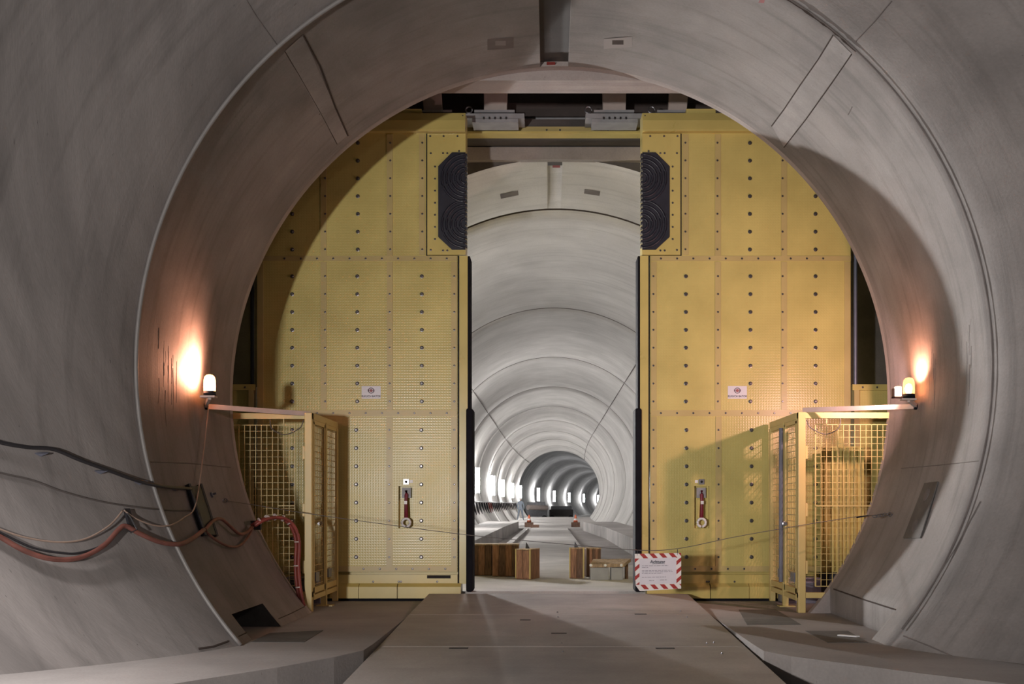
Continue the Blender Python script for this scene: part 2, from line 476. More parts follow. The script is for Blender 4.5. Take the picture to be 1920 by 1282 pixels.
for i in range(40):
    a, b = 98.9 + 4 * i, 98.9 + 4 * i + 4
    m.quad((cc(a) - 5, a, -.75), (cc(a) + 5, a, -.75), (cc(b) + 5, b, -.75), (cc(b) - 5, b, -.75))
struct(m.build('floor_tunnel_raw', M_rough))

# patches of rough concrete in the floor (poured flush, a few mm proud)
def patch(pts, mat, z=.004, name='trim_floor_patch'):
    w = []
    for px, py in pts:
        D = EZ * F / (py - VY); w.append(((px - VX) * D / F, D, 0))
    struct(MB().prism(w, (0, 0, z)).build(name, mat))
patch([(505, 1187), (606, 1182), (570, 1204), (470, 1204)], M_rough)
patch([(1510, 1183), (1590, 1183), (1628, 1205), (1552, 1205)], M_rough)
patch([(1385, 1143), (1455, 1143), (1502, 1171), (1400, 1171)], M_rough)

# surface joints on the near lining ------------------------------------------------
def joint_line(pxs, w=.008, mat=M_joint, n=6, name='trim_joint'):
    pts = []
    for i in range(len(pxs) - 1):
        for k in range(n):
            t = k / n
            x = pxs[i][0] + (pxs[i + 1][0] - pxs[i][0]) * t; y = pxs[i][1] + (pxs[i + 1][1] - pxs[i][1]) * t
            pts.append(WP(x, y, .0))
    pts.append(WP(*pxs[-1], 0))
    return struct(MB().tube(pts, w, 6).build(name, mat))
joint_line([(568, 65), (600, 125), (628, 200), (652, 254)], .011)
joint_line([(534, 96), (560, 140), (600, 210), (632, 270)], .006)
joint_line([(598, 214), (628, 204)], .005)
joint_line([(1562, 66), (1535, 110), (1500, 160), (1470, 205), (1447, 236)], .009)
joint_line([(1597, 101), (1560, 155), (1510, 225), (1470, 276)], .007)
joint_line([(1604, 78), (1640, 40), (1672, 2)], .006, M_scratch)
joint_line([(520, 85), (480, 30), (462, 0)], .006, M_scratch)
joint_line([(1690, 878), (1760, 872), (1835, 864)], .005, M_scratch)
joint_line([(282, 866), (350, 868), (432, 876)], .006, M_scratch)
joint_line([(1563, 1104), (1620, 1124), (1680, 1143)], .008)
joint_line([(1694, 1192), (1740, 1210), (1788, 1231)], .006, M_scratch)
joint_line([(1738, 1110), (1790, 1030), (1838, 940)], .005, M_scratch)
joint_line([(372, 1216), (400, 1212), (428, 1202)], .011)
joint_line([(522, 1160), (545, 1150), (571, 1137)], .005)
joint_line([(447, 1193), (462, 1186)], .005)
joint_line([(1590, 215), (1598, 200)], .005, M_scratch)
for (x, y) in [(random.gauss(318, 12), random.gauss(700, 38)) for _ in range(16)] + [(random.gauss(1818, 7), random.gauss(670, 40)) for _ in range(10)] + [(random.gauss(1748, 4), random.gauss(700, 30)) for _ in range(5)]:
    l_ = random.uniform(10, 45)
    joint_line([(x, y - l_), (x + random.uniform(-1, 1), y), (x + random.uniform(-2, 2), y + l_)], random.uniform(.0015, .0035), M_scratch, name='trim_run_mark')
# filled construction joints, a lighter band between two joint lines
M_band = concrete('joint_filling', (.31, .285, .28), .1, .3, uv=False, su=2)
for La, Lb in ((((534, 96), (632, 270)), ((568, 65), (652, 254))), (((1562, 66), (1447, 236)), ((1597, 101), (1470, 276)))):
    m = MB(); n = 10
    for i in range(n):
        q = []
        for (L_, t) in ((La, i / n), (Lb, i / n), (Lb, (i + 1) / n), (La, (i + 1) / n)):
            q.append(WP(L_[0][0] + (L_[1][0] - L_[0][0]) * t, L_[0][1] + (L_[1][1] - L_[0][1]) * t, .004))
        m.quad(*q)
    struct(m.build('trim_joint_filling', M_band))
# right open joint at the change of section, dark broken edge at the top
m = MB()
m.tube([(CX + (RT + .004) * math.cos(R(a)), D0 - .02, CZ + (RT + .004) * math.sin(R(a))) for a in frange(-38, 75, 1.5)],
       [.006 + .005 * random.random() for _ in frange(-38, 75, 1.5)], 6, upv=Vector((0, 1, 0)))
struct(m.build('trim_open_joint', M_scratch))
m = MB()
m.tube([(CX + (RT + .002) * math.cos(R(a)), D0 - .01, CZ + (RT + .002) * math.sin(R(a))) for a in frange(47, 75, .7)],
       [.004 + .016 * random.random() for _ in frange(47, 75, .7)], 6, upv=Vector((0, 1, 0)))
struct(m.build('trim_broken_edge', M_joint))
# recess marks of the formwork
def wall_rect(name, corners, mat, inward=.003, label=None):
    q = [WP(x, y, inward) for x, y in corners]
    return MB().quad(*q).build(name, mat)
def framed(c, mat, mat2):
    (x0, y0), (x1, y1) = c
    struct(wall_rect('trim_former_mark', [(x0, y0 + 4), (x1, y0), (x1, y1 - 2), (x0, y1 + 2)], mat, .003))
    xm, ym = (x0 + x1) / 2, (y0 + y1) / 2; wx, wy = (x1 - x0) * .2, (y1 - y0) * .2
    struct(wall_rect('trim_former_plug', [(xm - wx, ym - wy), (xm + wx, ym - wy), (xm + wx, ym + wy), (xm - wx, ym + wy)], mat2, .006))
framed(((914, 70), (963, 92)), M_scratch, M_near)
framed(((1132, 69), (1185, 90)), concrete('former_mark', (.33, .29, .28), .1, .3), M_joint)
red = simple('red_paint_mark', (.25, .02, .02), .6)
struct(wall_rect('trim_red_mark', [(1025, 116), (1041, 116), (1041, 124), (1025, 124)], red, -.02))
struct(wall_rect('trim_red_mark_right', [(1424, 0), (1434, 0), (1432, 6), (1422, 5)], red, .004))
# marks in the first cast section beyond
for a0, a1 in ((79.6, 83.4), (99.4, 103.8)):
    q = [(CX + (RT - .004) * math.cos(R(a)), D, CZ + (RT - .004) * math.sin(R(a))) for a, D in ((a0, 16.65), (a1, 16.65), (a1, 16.9), (a0, 16.9))]
    struct(MB().quad(*q).build('trim_former_mark', M_scratch))

struct(MB().box(.05, .17, 15.62, 15.78, CZ + RT + .03, CZ + RT + .046).build('trim_red_mark_far', red))
# recessed connection box in the right wall
t = [(1735, 906), (1760, 903), (1727, 1009), (1695, 1009)]
q = [WP(x, y, .004) for x, y in t]; q2 = [WP(x, y, -.09) for x, y in t]
tr = thing('wall_plate', 'dark grey tilted rectangular cover plate set in the right curved wall', 'plate', q[3])
n_ = (q[1] - q[0]).cross(q[3] - q[0]).normalized()
if n_.x > 0: n_ = -n_
MB().prism([v for v in q], n_ * .012).build('plate', M_rough, tr)
for (u, v_) in ((.5, .22), (.45, .78)):
    mb = MB()
    c = q[0].lerp(q[1], u).lerp(q[3].lerp(q[2], u), v_) + n_ * .012
    mb.lathe(c, n_, [(.07, 0), (.065, .004), (.03, .006)], 14)
    mb.build('round_spot', M_scratch, tr)

# the bead on the left
m = MB()
aL = [180 + 41 - i * 1.0 for i in range(0, 146)]
m.tube([(CX + (RT - .010) * math.cos(R(a)), D0, CZ + (RT - .012) * math.sin(R(a))) for a in aL], .020, 10, upv=Vector((0, 1, 0)))
o = m.build('sealing_bead', M_bead, smooth=True)
tag(o, 'long grey round bead curving up the left wall and over the arch', 'seal')

# ------------------------------------------------------------------ ramp
rz = lambda D: .10 - .036 * (13.6 - D)
ramp = thing('access_ramp', 'wide grey plated ramp leading up to the gateway', 'ramp', (.13, 13.6, .1))
ds = [13.6, 11.64, 9.55, 7.45, 5.3, 3.2]
for i in range(5):
    a, b = ds[i] - .006, ds[i + 1] + .006
    xl, xr = -1.64, 1.88
    if i == 0:
        pl = [(xl, b), (xr, b), (xr, a - .05), (xr - .12, a), (xl, a)]
    else:
        pl = [(xl, b), (xr, b), (xr, a), (xl, a)]
    m = MB(); n0 = len(m.v); k = len(pl)
    m.v += [Vector((x, y, rz(y) - .05)) for x, y in pl] + [Vector((x, y, rz(y))) for x, y in pl]
    m.f += [tuple(range(k - 1, -1, -1)), tuple(range(k, 2 * k))]; m.m += [0, 0]
    for u in range(k):
        w = (u + 1) % k; m.f.append((u, w, k + w, k + u)); m.m.append(0)
    m.build('ramp_plate', M_plate, ramp)
m = MB().box(-1.56, -1.46, 3.2, 13.5, -.42, -.30)
m.v.clear(); m.f.clear(); m.m.clear()
for xx in (-1.45, 1.7):
    m.bar((xx, 3.3, rz(3.3) - .12), (xx, 9.4, rz(9.4) - .12), .1, .14)
m.build('beam', M_dsteel, ramp)
def on_ramp(px, py):
    k_ = (py - VY) / F   # EZ - z = k D ; z = .1-.036(13.6-D)
    D = (EZ - .10 + .036 * 13.6) / (k_ + .036); return Vector(((px - VX) * D / F, D, rz(D)))
for (px, py, w) in ((860, 1215, .09), (1247, 1215, .09), (1048, 1187, .08), (1201, 1151, .07), (985, 1162, .06)):
    p = on_ramp(px, py); MB().box(p.x - w, p.x + w, p.y - .025, p.y + .025, p.z - .01, p.z + .003).build('lifting_slot', M_slot, ramp)
for (px, py) in ((1045, 1148), (1046, 1157), (1053, 1206), (1055, 1222), (1276, 1146), (1288, 1157), (1338, 1205), (1353, 1225), (1325, 1206)):
    p = on_ramp(px, py); MB().lathe(p, (0, 0, 1), [(.012, -.005), (.012, .004), (.006, .008), (.005, .014)], 8).build('eye_bolt', M_steel, ramp)
# pale stripe plank lying along the left side of the ramp
# small white scrap on right floor patch
D = EZ * F / (1193 - VY)
a = P(1568, 1190, 0.1)
p0 = Vector(((1570 - VX) * D / F, D, .006)); 
o = MB().prism([p0, p0 + Vector((.16, -.10, 0)), p0 + Vector((.20, -.08, 0)), p0 + Vector((.04, .03, 0))], (0, 0, .012)).build('scrap', M_white, origin=p0)
tag(o, 'small white scrap of paper lying on the floor in front of the right fence', 'litter')

# ------------------------------------------------------------------ gates
XC = (1038.5 - VX) * DG / F
SC = DG / F
def gx(px): return (px - 1038.5) * SC       # offset from the gateway axis (negative = left, photo left gate)
def gz(py): return (VY - py) * SC + EZ
bolt_me = None
def bolt_mesh(r, h):
    m = MB(); m.lathe((0, 0, 0), (0, -1, 0), [(r * 1.35, 0), (r * 1.35, h * .25), (r, h * .3), (r, h * .8), (r * .7, h)], 8)
    me = bpy.data.meshes.new('bolt'); me.from_pydata(m.v, [], m.f); me.materials.append(M_bolt); me.update()
    return me
BIG, SML = bolt_mesh(.021, .026), bolt_mesh(.011, .012)
BIG.name = 'bolt'; SML.name = 'screw'
def gate(side, label):
    s = 1 if side == 'left' else -1
    X = lambda px: XC + s * gx(px)
    root = thing('sliding_gate', label, 'gate', (X(670), DG, gz(1122)), 'yellow sliding gates' if False else None)
    yf = DG
    def bx(m, px0, px1, py0, py1, d0, d1, mi=0): m.box(X(px0), X(px1), yf + d0, yf + d1, gz(py1), gz(py0), mi); return m
    rows_u = [268 + 33.3 * i for i in range(7)]
    rows_m = [518 + 33.5 * i for i in range(8)]
    rows_l = [806 + 34 * i for i in range(8)]
    cnt = {'s': 0}
    def bolt(parent, me, px, py, d=0.0):
        o = bpy.data.objects.new('bolt' if me is BIG else 'screw', me); C.objects.link(o); o.parent = parent
        o.location = Vector((X(px), yf + d, gz(py))) - wloc(parent); return o
    # panels
    up = bx(MB(), 482, 799, 250, 479.5, 0, .30).build('upper_panel', M_yel, root, origin=(X(640), yf, gz(370)))
    mid = bx(MB(), 482, 858, 479.5, 774, 0, .30).build('middle_panel', M_yel, root, origin=(X(670), yf, gz(630)))
    m = MB(); hx0, hx1, hy0, hy1 = 747, 775, 911, 990
    bx(m, 482, hx0, 775, 1072, 0, .30); bx(m, hx1, 858, 775, 1072, 0, .30)
    bx(m, hx0, hx1, 775, hy0, 0, .30); bx(m, hx0, hx1, hy1, 1072, 0, .30); bx(m, hx0, hx1, hy0, hy1, .09, .30)
    low = m.build('lower_panel', M_yel, root, origin=(X(670), yf, gz(920)))
    # cover strips
    def strip(par, px0, px1, py0, py1, d=.010): return bx(MB(), px0, px1, py0, py1, -d, .001).build('cover_strip', M_tan, par, origin=wloc(par))
    for px in (607, 731): strip(up, px - 5.5, px + 5.5, 252, 480); 
    strip(up, 786, 797, 252, 478)
    for px in (607, 731): strip(mid, px - 5.5, px + 5.5, 491, 768)
    strip(mid, 846, 857, 491, 768); strip(mid, 483, 494, 491, 768)
    for px in (730,): strip(low, px - 5.5, px + 5.5, 781, 1061)
    strip(low, 846, 857, 781, 1061); strip(low, 483, 494, 781, 1061)
    strip(mid, 482, 857, 480, 489); strip(mid, 482, 857, 769, 780); strip(low, 482, 857, 1061, 1071)
    # bolts
    for y in rows_u:
        for px in (548, 671): bolt(up, BIG, px, y)
        for px in (610, 732, 792): bolt(up, SML, px, y, -.010)
    for y in rows_m:
        for px in (548, 670, 791): bolt(mid, BIG, px, y)
        for px in (610, 731, 852): bolt(mid, SML, px, y, -.010)
    for y in rows_l:
        for px in (548, 668, 790):
            bolt(low, BIG, px, y)
        for px in (730, 852): bolt(low, SML, px, y, -.010)
    for i in range(11): bolt(mid, SML, 534 + 30.4 * i, 485, -.010)
    for i in range(11): bolt(low, SML, 534 + 30.4 * i, 774.5, -.010)
    for i in range(6): bolt(low, SML, 682 + 30.6 * i, 1066, -.010)
    # guide plate at the top inner corner, with its own dark gap
    gp = bx(MB(), 801.5, 873, 251, 478, -.015, .30).build('guide_plate', M_yel2, root, origin=(X(837), yf, gz(360)))
    bx(MB(), 799, 801.5, 251, 479, -.004, .01).build('gap', M_slot, gp, origin=wloc(gp))
    for y in [313 + 22.6 * i for i in range(7)]: bolt(gp, SML, 816, y, -.015)
    for (px, py) in ((808, 288), (831, 288), (839, 288), (861, 284), (808, 469), (831, 470), (839, 470), (807, 256), (832, 256), (858, 256)): bolt(gp, SML, px, py, -.015)
    # ribbed black guide block
    oct_ = [(873, 287), (848, 287), (822, 313), (822, 445), (848, 469), (873, 469)]
    rb = MB().prism([(X(a), yf - .015, gz(b)) for a, b in oct_], (0, -.02, 0)).build('ribbed_block', M_rib, gp, origin=wloc(gp))
    for cy in (335.5, 421.5):
        for r in (10, 18.5, 27, 35.5, 44):
            pts = []
            for i in range(0, 25):
                a = R(90 + 180 * i / 24); px = 873 + r * math.cos(a); py = cy - r * math.sin(a)
                pts.append((X(px), yf - .037, gz(py)))
            m_ = MB().tube(pts, .017, 6); m_.build('rib', M_rib, gp, origin=wloc(gp), smooth=True)
    m = MB()
    for i in range(21): m.box(X(872.5), X(876), yf - .05, yf + .05, gz(294 + 8.5 * i), gz(290 + 8.5 * i))
    m.build('toothed_edge', M_rib, gp, origin=wloc(gp))
    # hood
    prof = [(-.02, 213), (.30, 209), (.30, 250), (-.09, 250), (-.09, 247), (-.07, 229)]
    xa, xb = (X(873), X(482))
    hood = MB().prism([(xa, yf + d_, gz(py)) for d_, py in prof], (xb - xa, 0, 0)).build('hood', M_yel2, root, origin=(X(680), yf, gz(230)))
    bolt(hood, SML, 868, 219, -.03); bolt(hood, SML, 868, 223, -.03)
    for px in (718, 724): bolt(hood, SML, px, 223, -.03)
    bx(MB(), 735, 790, 203, 212, .02, .25).build('top_block', M_yel2, hood, origin=wloc(hood))
    # inner edge post and rubber seals
    bx(MB(), 859.5, 861.5, 480, 1095, -.002, .2).build('edge_gap', M_slot, root, origin=(X(860), yf, gz(790)))
    bx(MB(), 861.5, 877, 480, 1094, -.02, .30).build('edge_post', M_yel2, root, origin=(X(869), yf, gz(790)))
    se = bx(MB(), 877, 881.5, 480, 1106, -.01, .31).build('thin_seal', M_black, root, origin=(X(879), yf, gz(790)), bevel=.01)
    bx(MB(), 874.5, 887, 766, 1109, -.075, .32).build('thick_seal', M_black, root, origin=(X(880), yf, gz(930)), bevel=.025)
    # base beam and skirt
    b1 = MB()
    bx(b1, 482, 858, 1073, 1077, .06, .3); bx(b1, 482, 858, 1077, 1094, -.01, .30)
    bb = b1.build('base_beam', M_yel2, root, origin=(X(670), yf, gz(1085)))
    bx(MB(), 801, 845, 1078, 1084, -.014, 0).build('slot', M_slot, bb, origin=wloc(bb))
    for px in (620, 700, 748, 752, 820): bolt(bb, SML, px, 1090, -.01)
    m = MB(); pr = [(-.02, 1093), (-.09, 1099), (-.09, 1120.5), (.2, 1120.5), (.2, 1093)]
    for (p0, p1) in ((482, 674), (675, 746), (747.5, 865)):
        x0_, x1_ = X(p0), X(p1); dp = 0 if p0 != 675 else .0
        m.prism([(x0_, yf + d_, gz(py)) for d_, py in pr], (x1_ - x0_, 0, 0))
    m.build('skirt', M_yel2, root, origin=(X(670), yf, gz(1107)))
    MB().box(X(482), X(865), yf - .02, yf + .25, -.017, gz(1120)).build('bottom_light_stop', M_black, root, origin=(X(670), yf, 0))  # black strip added below the skirt to stop light leaking under the gate
    # handle in its recess
    hd = MB().prism([(X(a), yf + .03, gz(b)) for a, b in ((753, 914), (770, 914), (770, 933), (753, 933))], (0, .058, 0)).build('latch_box', M_grey, root, origin=(X(761), yf, gz(924)))
    st = MB().tube([(X(761), yf + .015, gz(920)), (X(762), yf - .015, gz(927)), (X(761.5), yf - .02, gz(938)), (X(762), yf - .015, gz(970))], [.018, .024, .022, .030], 8).build('pull_strap', M_strap, hd, origin=wloc(hd), smooth=True)
    MB().box(X(758.5), X(764), yf - .045, yf - .02, gz(945), gz(939)).build('buckle', M_white, hd, origin=wloc(hd))
    rg = MB(); pts = []
    for i in range(33):
        a = R(-84 + 348 * i / 32); pts.append((X(762) + .056 * math.cos(a), yf - .03, gz(979.5) + .056 * math.sin(a)))
    rg.tube(pts, .018, 8).build('pull_ring', M_white, hd, origin=wloc(hd), smooth=True)
    mk = MB(); bx(mk, 757, 767, 898, 908, -.03, 0); lk = mk.build('lock', M_steel, root, origin=(X(762), yf, gz(903)))
    MB().lathe((X(762), yf - .03, gz(903)), (0, -1, 0), [(.018, 0), (.018, .006), (.008, .008)], 10).build('keyhole', M_slot, lk, origin=wloc(lk))
    MB().box(X(768), X(774), yf - .004, yf, gz(900), gz(905)).build('tag', M_white, lk, origin=wloc(lk))
    # maker's sticker (reads the same way round on both gates)
    cx = X(696) if side == 'left' else XC + (1382.5 - 1038.5) * SC
    cz = gz(735.5)
    w, h = .132, .088
    sk = MB().box(cx - w, cx + w, yf - .004, yf, cz - h, cz + h).build('sticker', M_paper, root, origin=(cx, yf, cz))
    m = MB(); pts = []
    lz = cz + .025
    MB().tube([(cx + .037 * math.cos(R(i * 15)), yf - .005, lz + .037 * math.sin(R(i * 15))) for i in range(25)], .009, 6, flat=.5).build('emblem_ring', M_logod, sk, origin=wloc(sk))
    MB().lathe((cx, yf - .0045, lz), (0, -1, 0), [(.022, 0), (.022, .002)], 18).build('emblem_centre', M_logo, sk, origin=wloc(sk))
    textmesh('ELKUCH BATOR', 'lettering', .036, (cx, yf - .0055, cz - .055), M_ink, sk, bold=.0006)
    return root
gL = gate('left', 'left yellow bolted sliding gate, in the shade of the arch at its outer side')
gR = gate('right', 'right yellow bolted sliding gate, glowing peach beside the right beacon')

# side housings behind the gates
for s, lab in ((-1, 'low yellow housing in the dark gap left of the left gate'), (1, 'low yellow housing in the dark gap right of the right gate')):
    h = thing('gate_housing', lab, 'housing', (XC + s * 4.75, 14.0, 0))
    x0, x1 = XC + s * 4.16, XC + s * 6.2
    MB().box(x0, x1, 13.85, 14.35, -.02, 2.96).build('body', M_yel, h, origin=(XC + s * 4.75, 14.0, 1.5))
    MB().box(x0 - s * .02, x1, 13.80, 13.85, 2.90, 2.98).build('top_flange', M_yel2, h, origin=(XC + s * 4.75, 14.0, 2.9))
    MB().box(x0 - s * .0, x0 + s * .07, 13.79, 13.85, -.02, 2.90).build('corner_strip', M_tan, h, origin=(XC + s * 4.2, 14.0, 1.5))
    for k in range(3):
        o = bpy.data.objects.new('screw', SML); C.objects.link(o); o.parent = h; o.location = Vector((x0 + s * (.12 + .2 * k), 13.80, 2.94)) - wloc(h)
    lab2 = 'thin grey vertical rod in the dark gap beside the %s gate' % ('left' if s < 0 else 'right')
    xr_ = XC + s * 4.24
    rod = MB().tube([(xr_, 14.0, 2.98), (xr_, 14.0, 6.6)], .026, 8).build('guide_rod', M_blue if s > 0 else M_dsteel, origin=(xr_, 14.0, 2.98), smooth=True)
    tag(rod, lab2, 'rod')

# ------------------------------------------------------------------ overhead hangers, rail
def hanger(cx, D, w, label, lean=0):
    top, bot = 8.2, 6.99
    r_ = thing('roof_hanger', label, 'bracket', (cx, D, bot), 'hangers under the chamber roof')
    m = MB(); hw = w / 2
    m.prism([(cx - hw + lean, D, top), (cx + hw + lean, D, top), (cx + hw * .9, D, bot), (cx - hw * .9, D, bot)], (0, .12, 0))
    m.build('column', M_pink, r_, origin=(cx, D, bot), bevel=.01)
    MB().box(cx - .30, cx + .28, D - .08, D + .22, 6.955, 6.99).build('foot_plate', M_grey, r_, origin=(cx, D, 6.97))
    p = MB().box(cx - .42, cx + .42, D - .10, D + .25, 6.86, 6.93).build('clamp_plate', M_grey, r_, origin=(cx, D, 6.9))
    MB().box(cx - .33, cx + .33, D - .10, D + .2, 6.80, 6.855).build('lower_plate', M_grey, r_, origin=(cx, D, 6.82))
    for i in range(5):
        MB().lathe((cx - .16 + .08 * i, D - .11, 6.845), (0, 0, 1), [(.014, 0), (.014, .03)], 6).build('bolt', M_bolt, p, origin=wloc(p))
    MB().tube([(cx - .38 + .045 * math.cos(R(i * 20)), D - .05, 7.0 + .045 * math.sin(R(i * 20))) for i in range(19)], .012, 6).build('lifting_eye', M_steel, r_, origin=(cx, D, 7.0))
    return r_
hanger(P(929, 0, 14.4).x, 14.4, .37, 'pale steel hanger over the left half of the gateway')
hanger(P(1152, 0, 14.4).x, 14.4, .37, 'pale steel hanger over the right half of the gateway')
hanger(P(812, 0, 14.4).x, 14.4, .30, 'pale steel hanger above the left gate', -.1)
hanger(P(1270, 0, 14.4).x, 14.4, .30, 'pale steel hanger above the right gate', .1)
rl = thing('header_beam', 'narrow yellow steel beam spanning the top of the gateway', 'beam', (XC, 14.35, 6.6))
MB().box(-5.5, 5.7, 14.72, 14.84, 6.80, 6.90).build('web', M_tan, rl, origin=(XC, 14.4, 6.8))
MB().box(-5.5, 5.7, 14.64, 14.84, 6.77, 6.80).build('flange', M_yel2, rl, origin=(XC, 14.4, 6.6))
for px in (935, 1025, 1050, 1140):
    o = bpy.data.objects.new('screw', SML); C.objects.link(o); o.parent = rl; o.location = Vector((P(px, 0, 14.72).x, 14.72, 6.85)) - wloc(rl)
dkb = MB().box(-6, 6.2, 14.95, 15.15, 7.14, 7.34).build('roof_beam', M_beam, origin=(0, 15, 7.14))
tag(dkb, 'dark reddish steel roof beam running across behind the hangers', 'beam')
o = MB().tube([(-6, 15.0, 7.125), (6.2, 15.0, 7.125)], .02, 6).build('conduit', M_grey, origin=(0, 15.0, 7.125)); tag(o, 'thin grey conduit running across below the roof beam', 'pipe')

# ------------------------------------------------------------------ fences
def fence(side, label):
    s = -1 if side == 'left' else 1
    Df = 12.22 if s < 0 else 12.14
    xp = -2.95 if s < 0 else 3.07
    root = thing('safety_fence', label, 'fence', (xp, Df, 0))
    T = 2.44
    def part(m, name, mat, o_, bevel=0, par=root): return m.build(name, mat, par, origin=o_, bevel=bevel)
    part(MB().box(xp - .045, xp + .045, Df - .045, Df + .045, 0, T), 'front_post', M_fence, (xp, Df, 0), .006)
    xe = xp + s * 1.35
    part(MB().box(xp - s * .045, xe, Df - .03, Df + .03, T - .075, T - .005), 'top_rail', M_fence, (xp, Df, T))
    part(MB().box(xp - s * .045, xe, Df - .03, Df + .03, .18, .245), 'bottom_rail', M_fence, (xp, Df, .2))
    # front mesh
    m = MB(); x = xp + s * .17; zt, zb = 2.29, .32
    xs = []
    while abs(x - xp) < 1.33: xs.append(x); x += s * .0685
    for i, x in enumerate(xs): m.bar((x, Df - .012, zb), (x, Df - .012, zt), .007 if (s < 0 or i) else .016)
    z = zb
    while z <= zt + .001: m.bar((xs[0], Df, z), (xs[-1], Df, z), .005 if s > 0 else .004); z += .079
    for z in (zb, zt): m.bar((xs[0], Df, z), (xs[-1], Df, z), .009)
    if s > 0: m.bar((xs[0], Df - .02, 1.30), (xs[-1], Df - .02, 1.30), .016)
    else: m.bar((xs[3], Df - .02, 1.30), (xs[0] , Df - .02, 1.30), .010)
    part(m, 'wire_mesh', M_fence, (xp, Df, zb))
    for x in (xs[2], xs[-4]):
        part(MB().bar((x, Df - .01, zt), (x, Df - .01, T - .07), .012), 'hanger_rod', M_fence, (x, Df, zt))
    for z in (.55, 1.25, 1.95):
        part(MB().box(xp + s * .04, xp + s * .075, Df - .03, Df + .03, z - .08, z + .08), 'hinge', M_fence, (xp, Df, z), .005)
    # two gate leaves running back towards the gate
    y0, y1, y2 = Df + .06, Df + .72, 13.66
    xb = xp + (0.02 if s < 0 else -.02)
    for k, (a, b) in enumerate(((y0, y1 - .02), (y1 + .04, y2))):
        leaf = part(MB().box(xb - .025, xb + .025, a, a + .045, .2, T - .1).box(xb - .025, xb + .025, b - .045, b, .2, T - .1)
                    .box(xb - .025, xb + .025, a, b, T - .13, T - .08).box(xb - .025, xb + .025, a, b, .22, .29), 'leaf_frame', M_fence, (xb, (a + b) / 2, .2))
        m = MB(); z = .32
        while z < T - .13: m.bar((xb - .0, a + .03, z), (xb - .0, b - .03, z), .006, .009); z += .079
        y = a + .05
        while y < b - .04: m.bar((xb + .006, y, .3), (xb + .006, y, T - .12), .006); y += .0685
        part(m, 'wire_mesh', M_fence, (xb, (a + b) / 2, .2), par=leaf)
        part(MB().box(xb - .03, xb + .03, a + .1, a + .28, .36, .47), 'identity_plate', M_blue, (xb, a, .4), par=leaf)
    part(MB().box(xb - .035, xb + .035, y1 - .02, y1 + .04, 0, T - .06), 'middle_post', M_fence, (xb, y1, 0))
    part(MB().box(xb - .035, xb + .035, y2 - .07, y2, 0.0, T - .09), 'back_post', M_fence, (xb, y2, 0))
    part(MB().box(xb - .03, xb + .03, y0, y2, T - .08, T - .0), 'side_rail', M_fence, (xb, y0, T))
    part(MB().box(xb - .03, xb + .03, y0, y2, .14, .2), 'lower_side_rail', M_fence, (xb, y0, .14))
    part(MB().box(xb - .09, xb + .12, y1 - .06, y1 + .08, 0, .012), 'foot', M_fence, (xb, y1, 0))
    lk = part(MB().lathe((xb - .03, y1 - .05, 1.07), (0, -1, 0), [(.03, 0), (.03, .02), (.014, .025), (.014, .06), (.024, .07), (.02, .09)], 12), 'latch', M_steel, (xb, y1, 1.07))
    if s > 0:
        part(MB().tube([(xb - .065, y1 - .03, .32), (xb - .065, y1 - .03, 2.30)], .028, 10), 'grey_tube', M_blue, (xb, y1, .3))
    # thin wire loop at the corner
    pts = smoothline([(xp + s * .06, Df - .03, T - .09), (xp + s * .10, Df - .05, 2.25), (xp + s * .28, Df - .05, 2.17), (xp + s * .44, Df - .05, 2.24), (xp + s * .47, Df - .03, T - .08)], 6)
    part(MB().tube(pts, .006, 6), 'cable_loop', M_cable, (xp, Df, 2.3))
    return root
fence('left', 'yellow wire mesh fence in front of the left gate, half in shade')
fence('right', 'yellow wire mesh fence in front of the right gate, with a grey tube')
# pale cabinets seen through under the fences
for s, lab in ((-1, 'low grey box on the floor behind the left fence'), (1, 'low grey box on the floor behind the right fence')):
    x0 = -3.55 if s < 0 else 3.12
    o = MB().box(x0, x0 + .5, 13.25, 13.6, 0, .34).box(x0 + .05, x0 + .45, 13.235, 13.25, .05, .29, 0).build('junction_box', M_blue, origin=(x0, 13.3, 0), bevel=.01)
    tag(o, lab, 'box')
# yellow ribbed folded panels behind the right fence
fp = thing('folded_panel', 'yellow ribbed folding panel standing behind the right fence mesh', 'panel', (3.9, 13.3, 0.05))
MB().box(3.68, 4.25, 13.45, 13.5, .4, 2.1).build('sheet', M_yel2, fp, origin=(3.9, 13.4, .4))
for k in range(6):
    MB().box(3.70 + .1 * k, 3.73 + .1 * k, 13.38, 13.45, .42, 2.08).build('rib', M_yel2, fp, origin=(3.9, 13.4, .4))
MB().box(3.66, 4.27, 13.4, 13.52, .0, .4).build('stand', M_dsteel, fp, origin=(3.9, 13.4, 0))

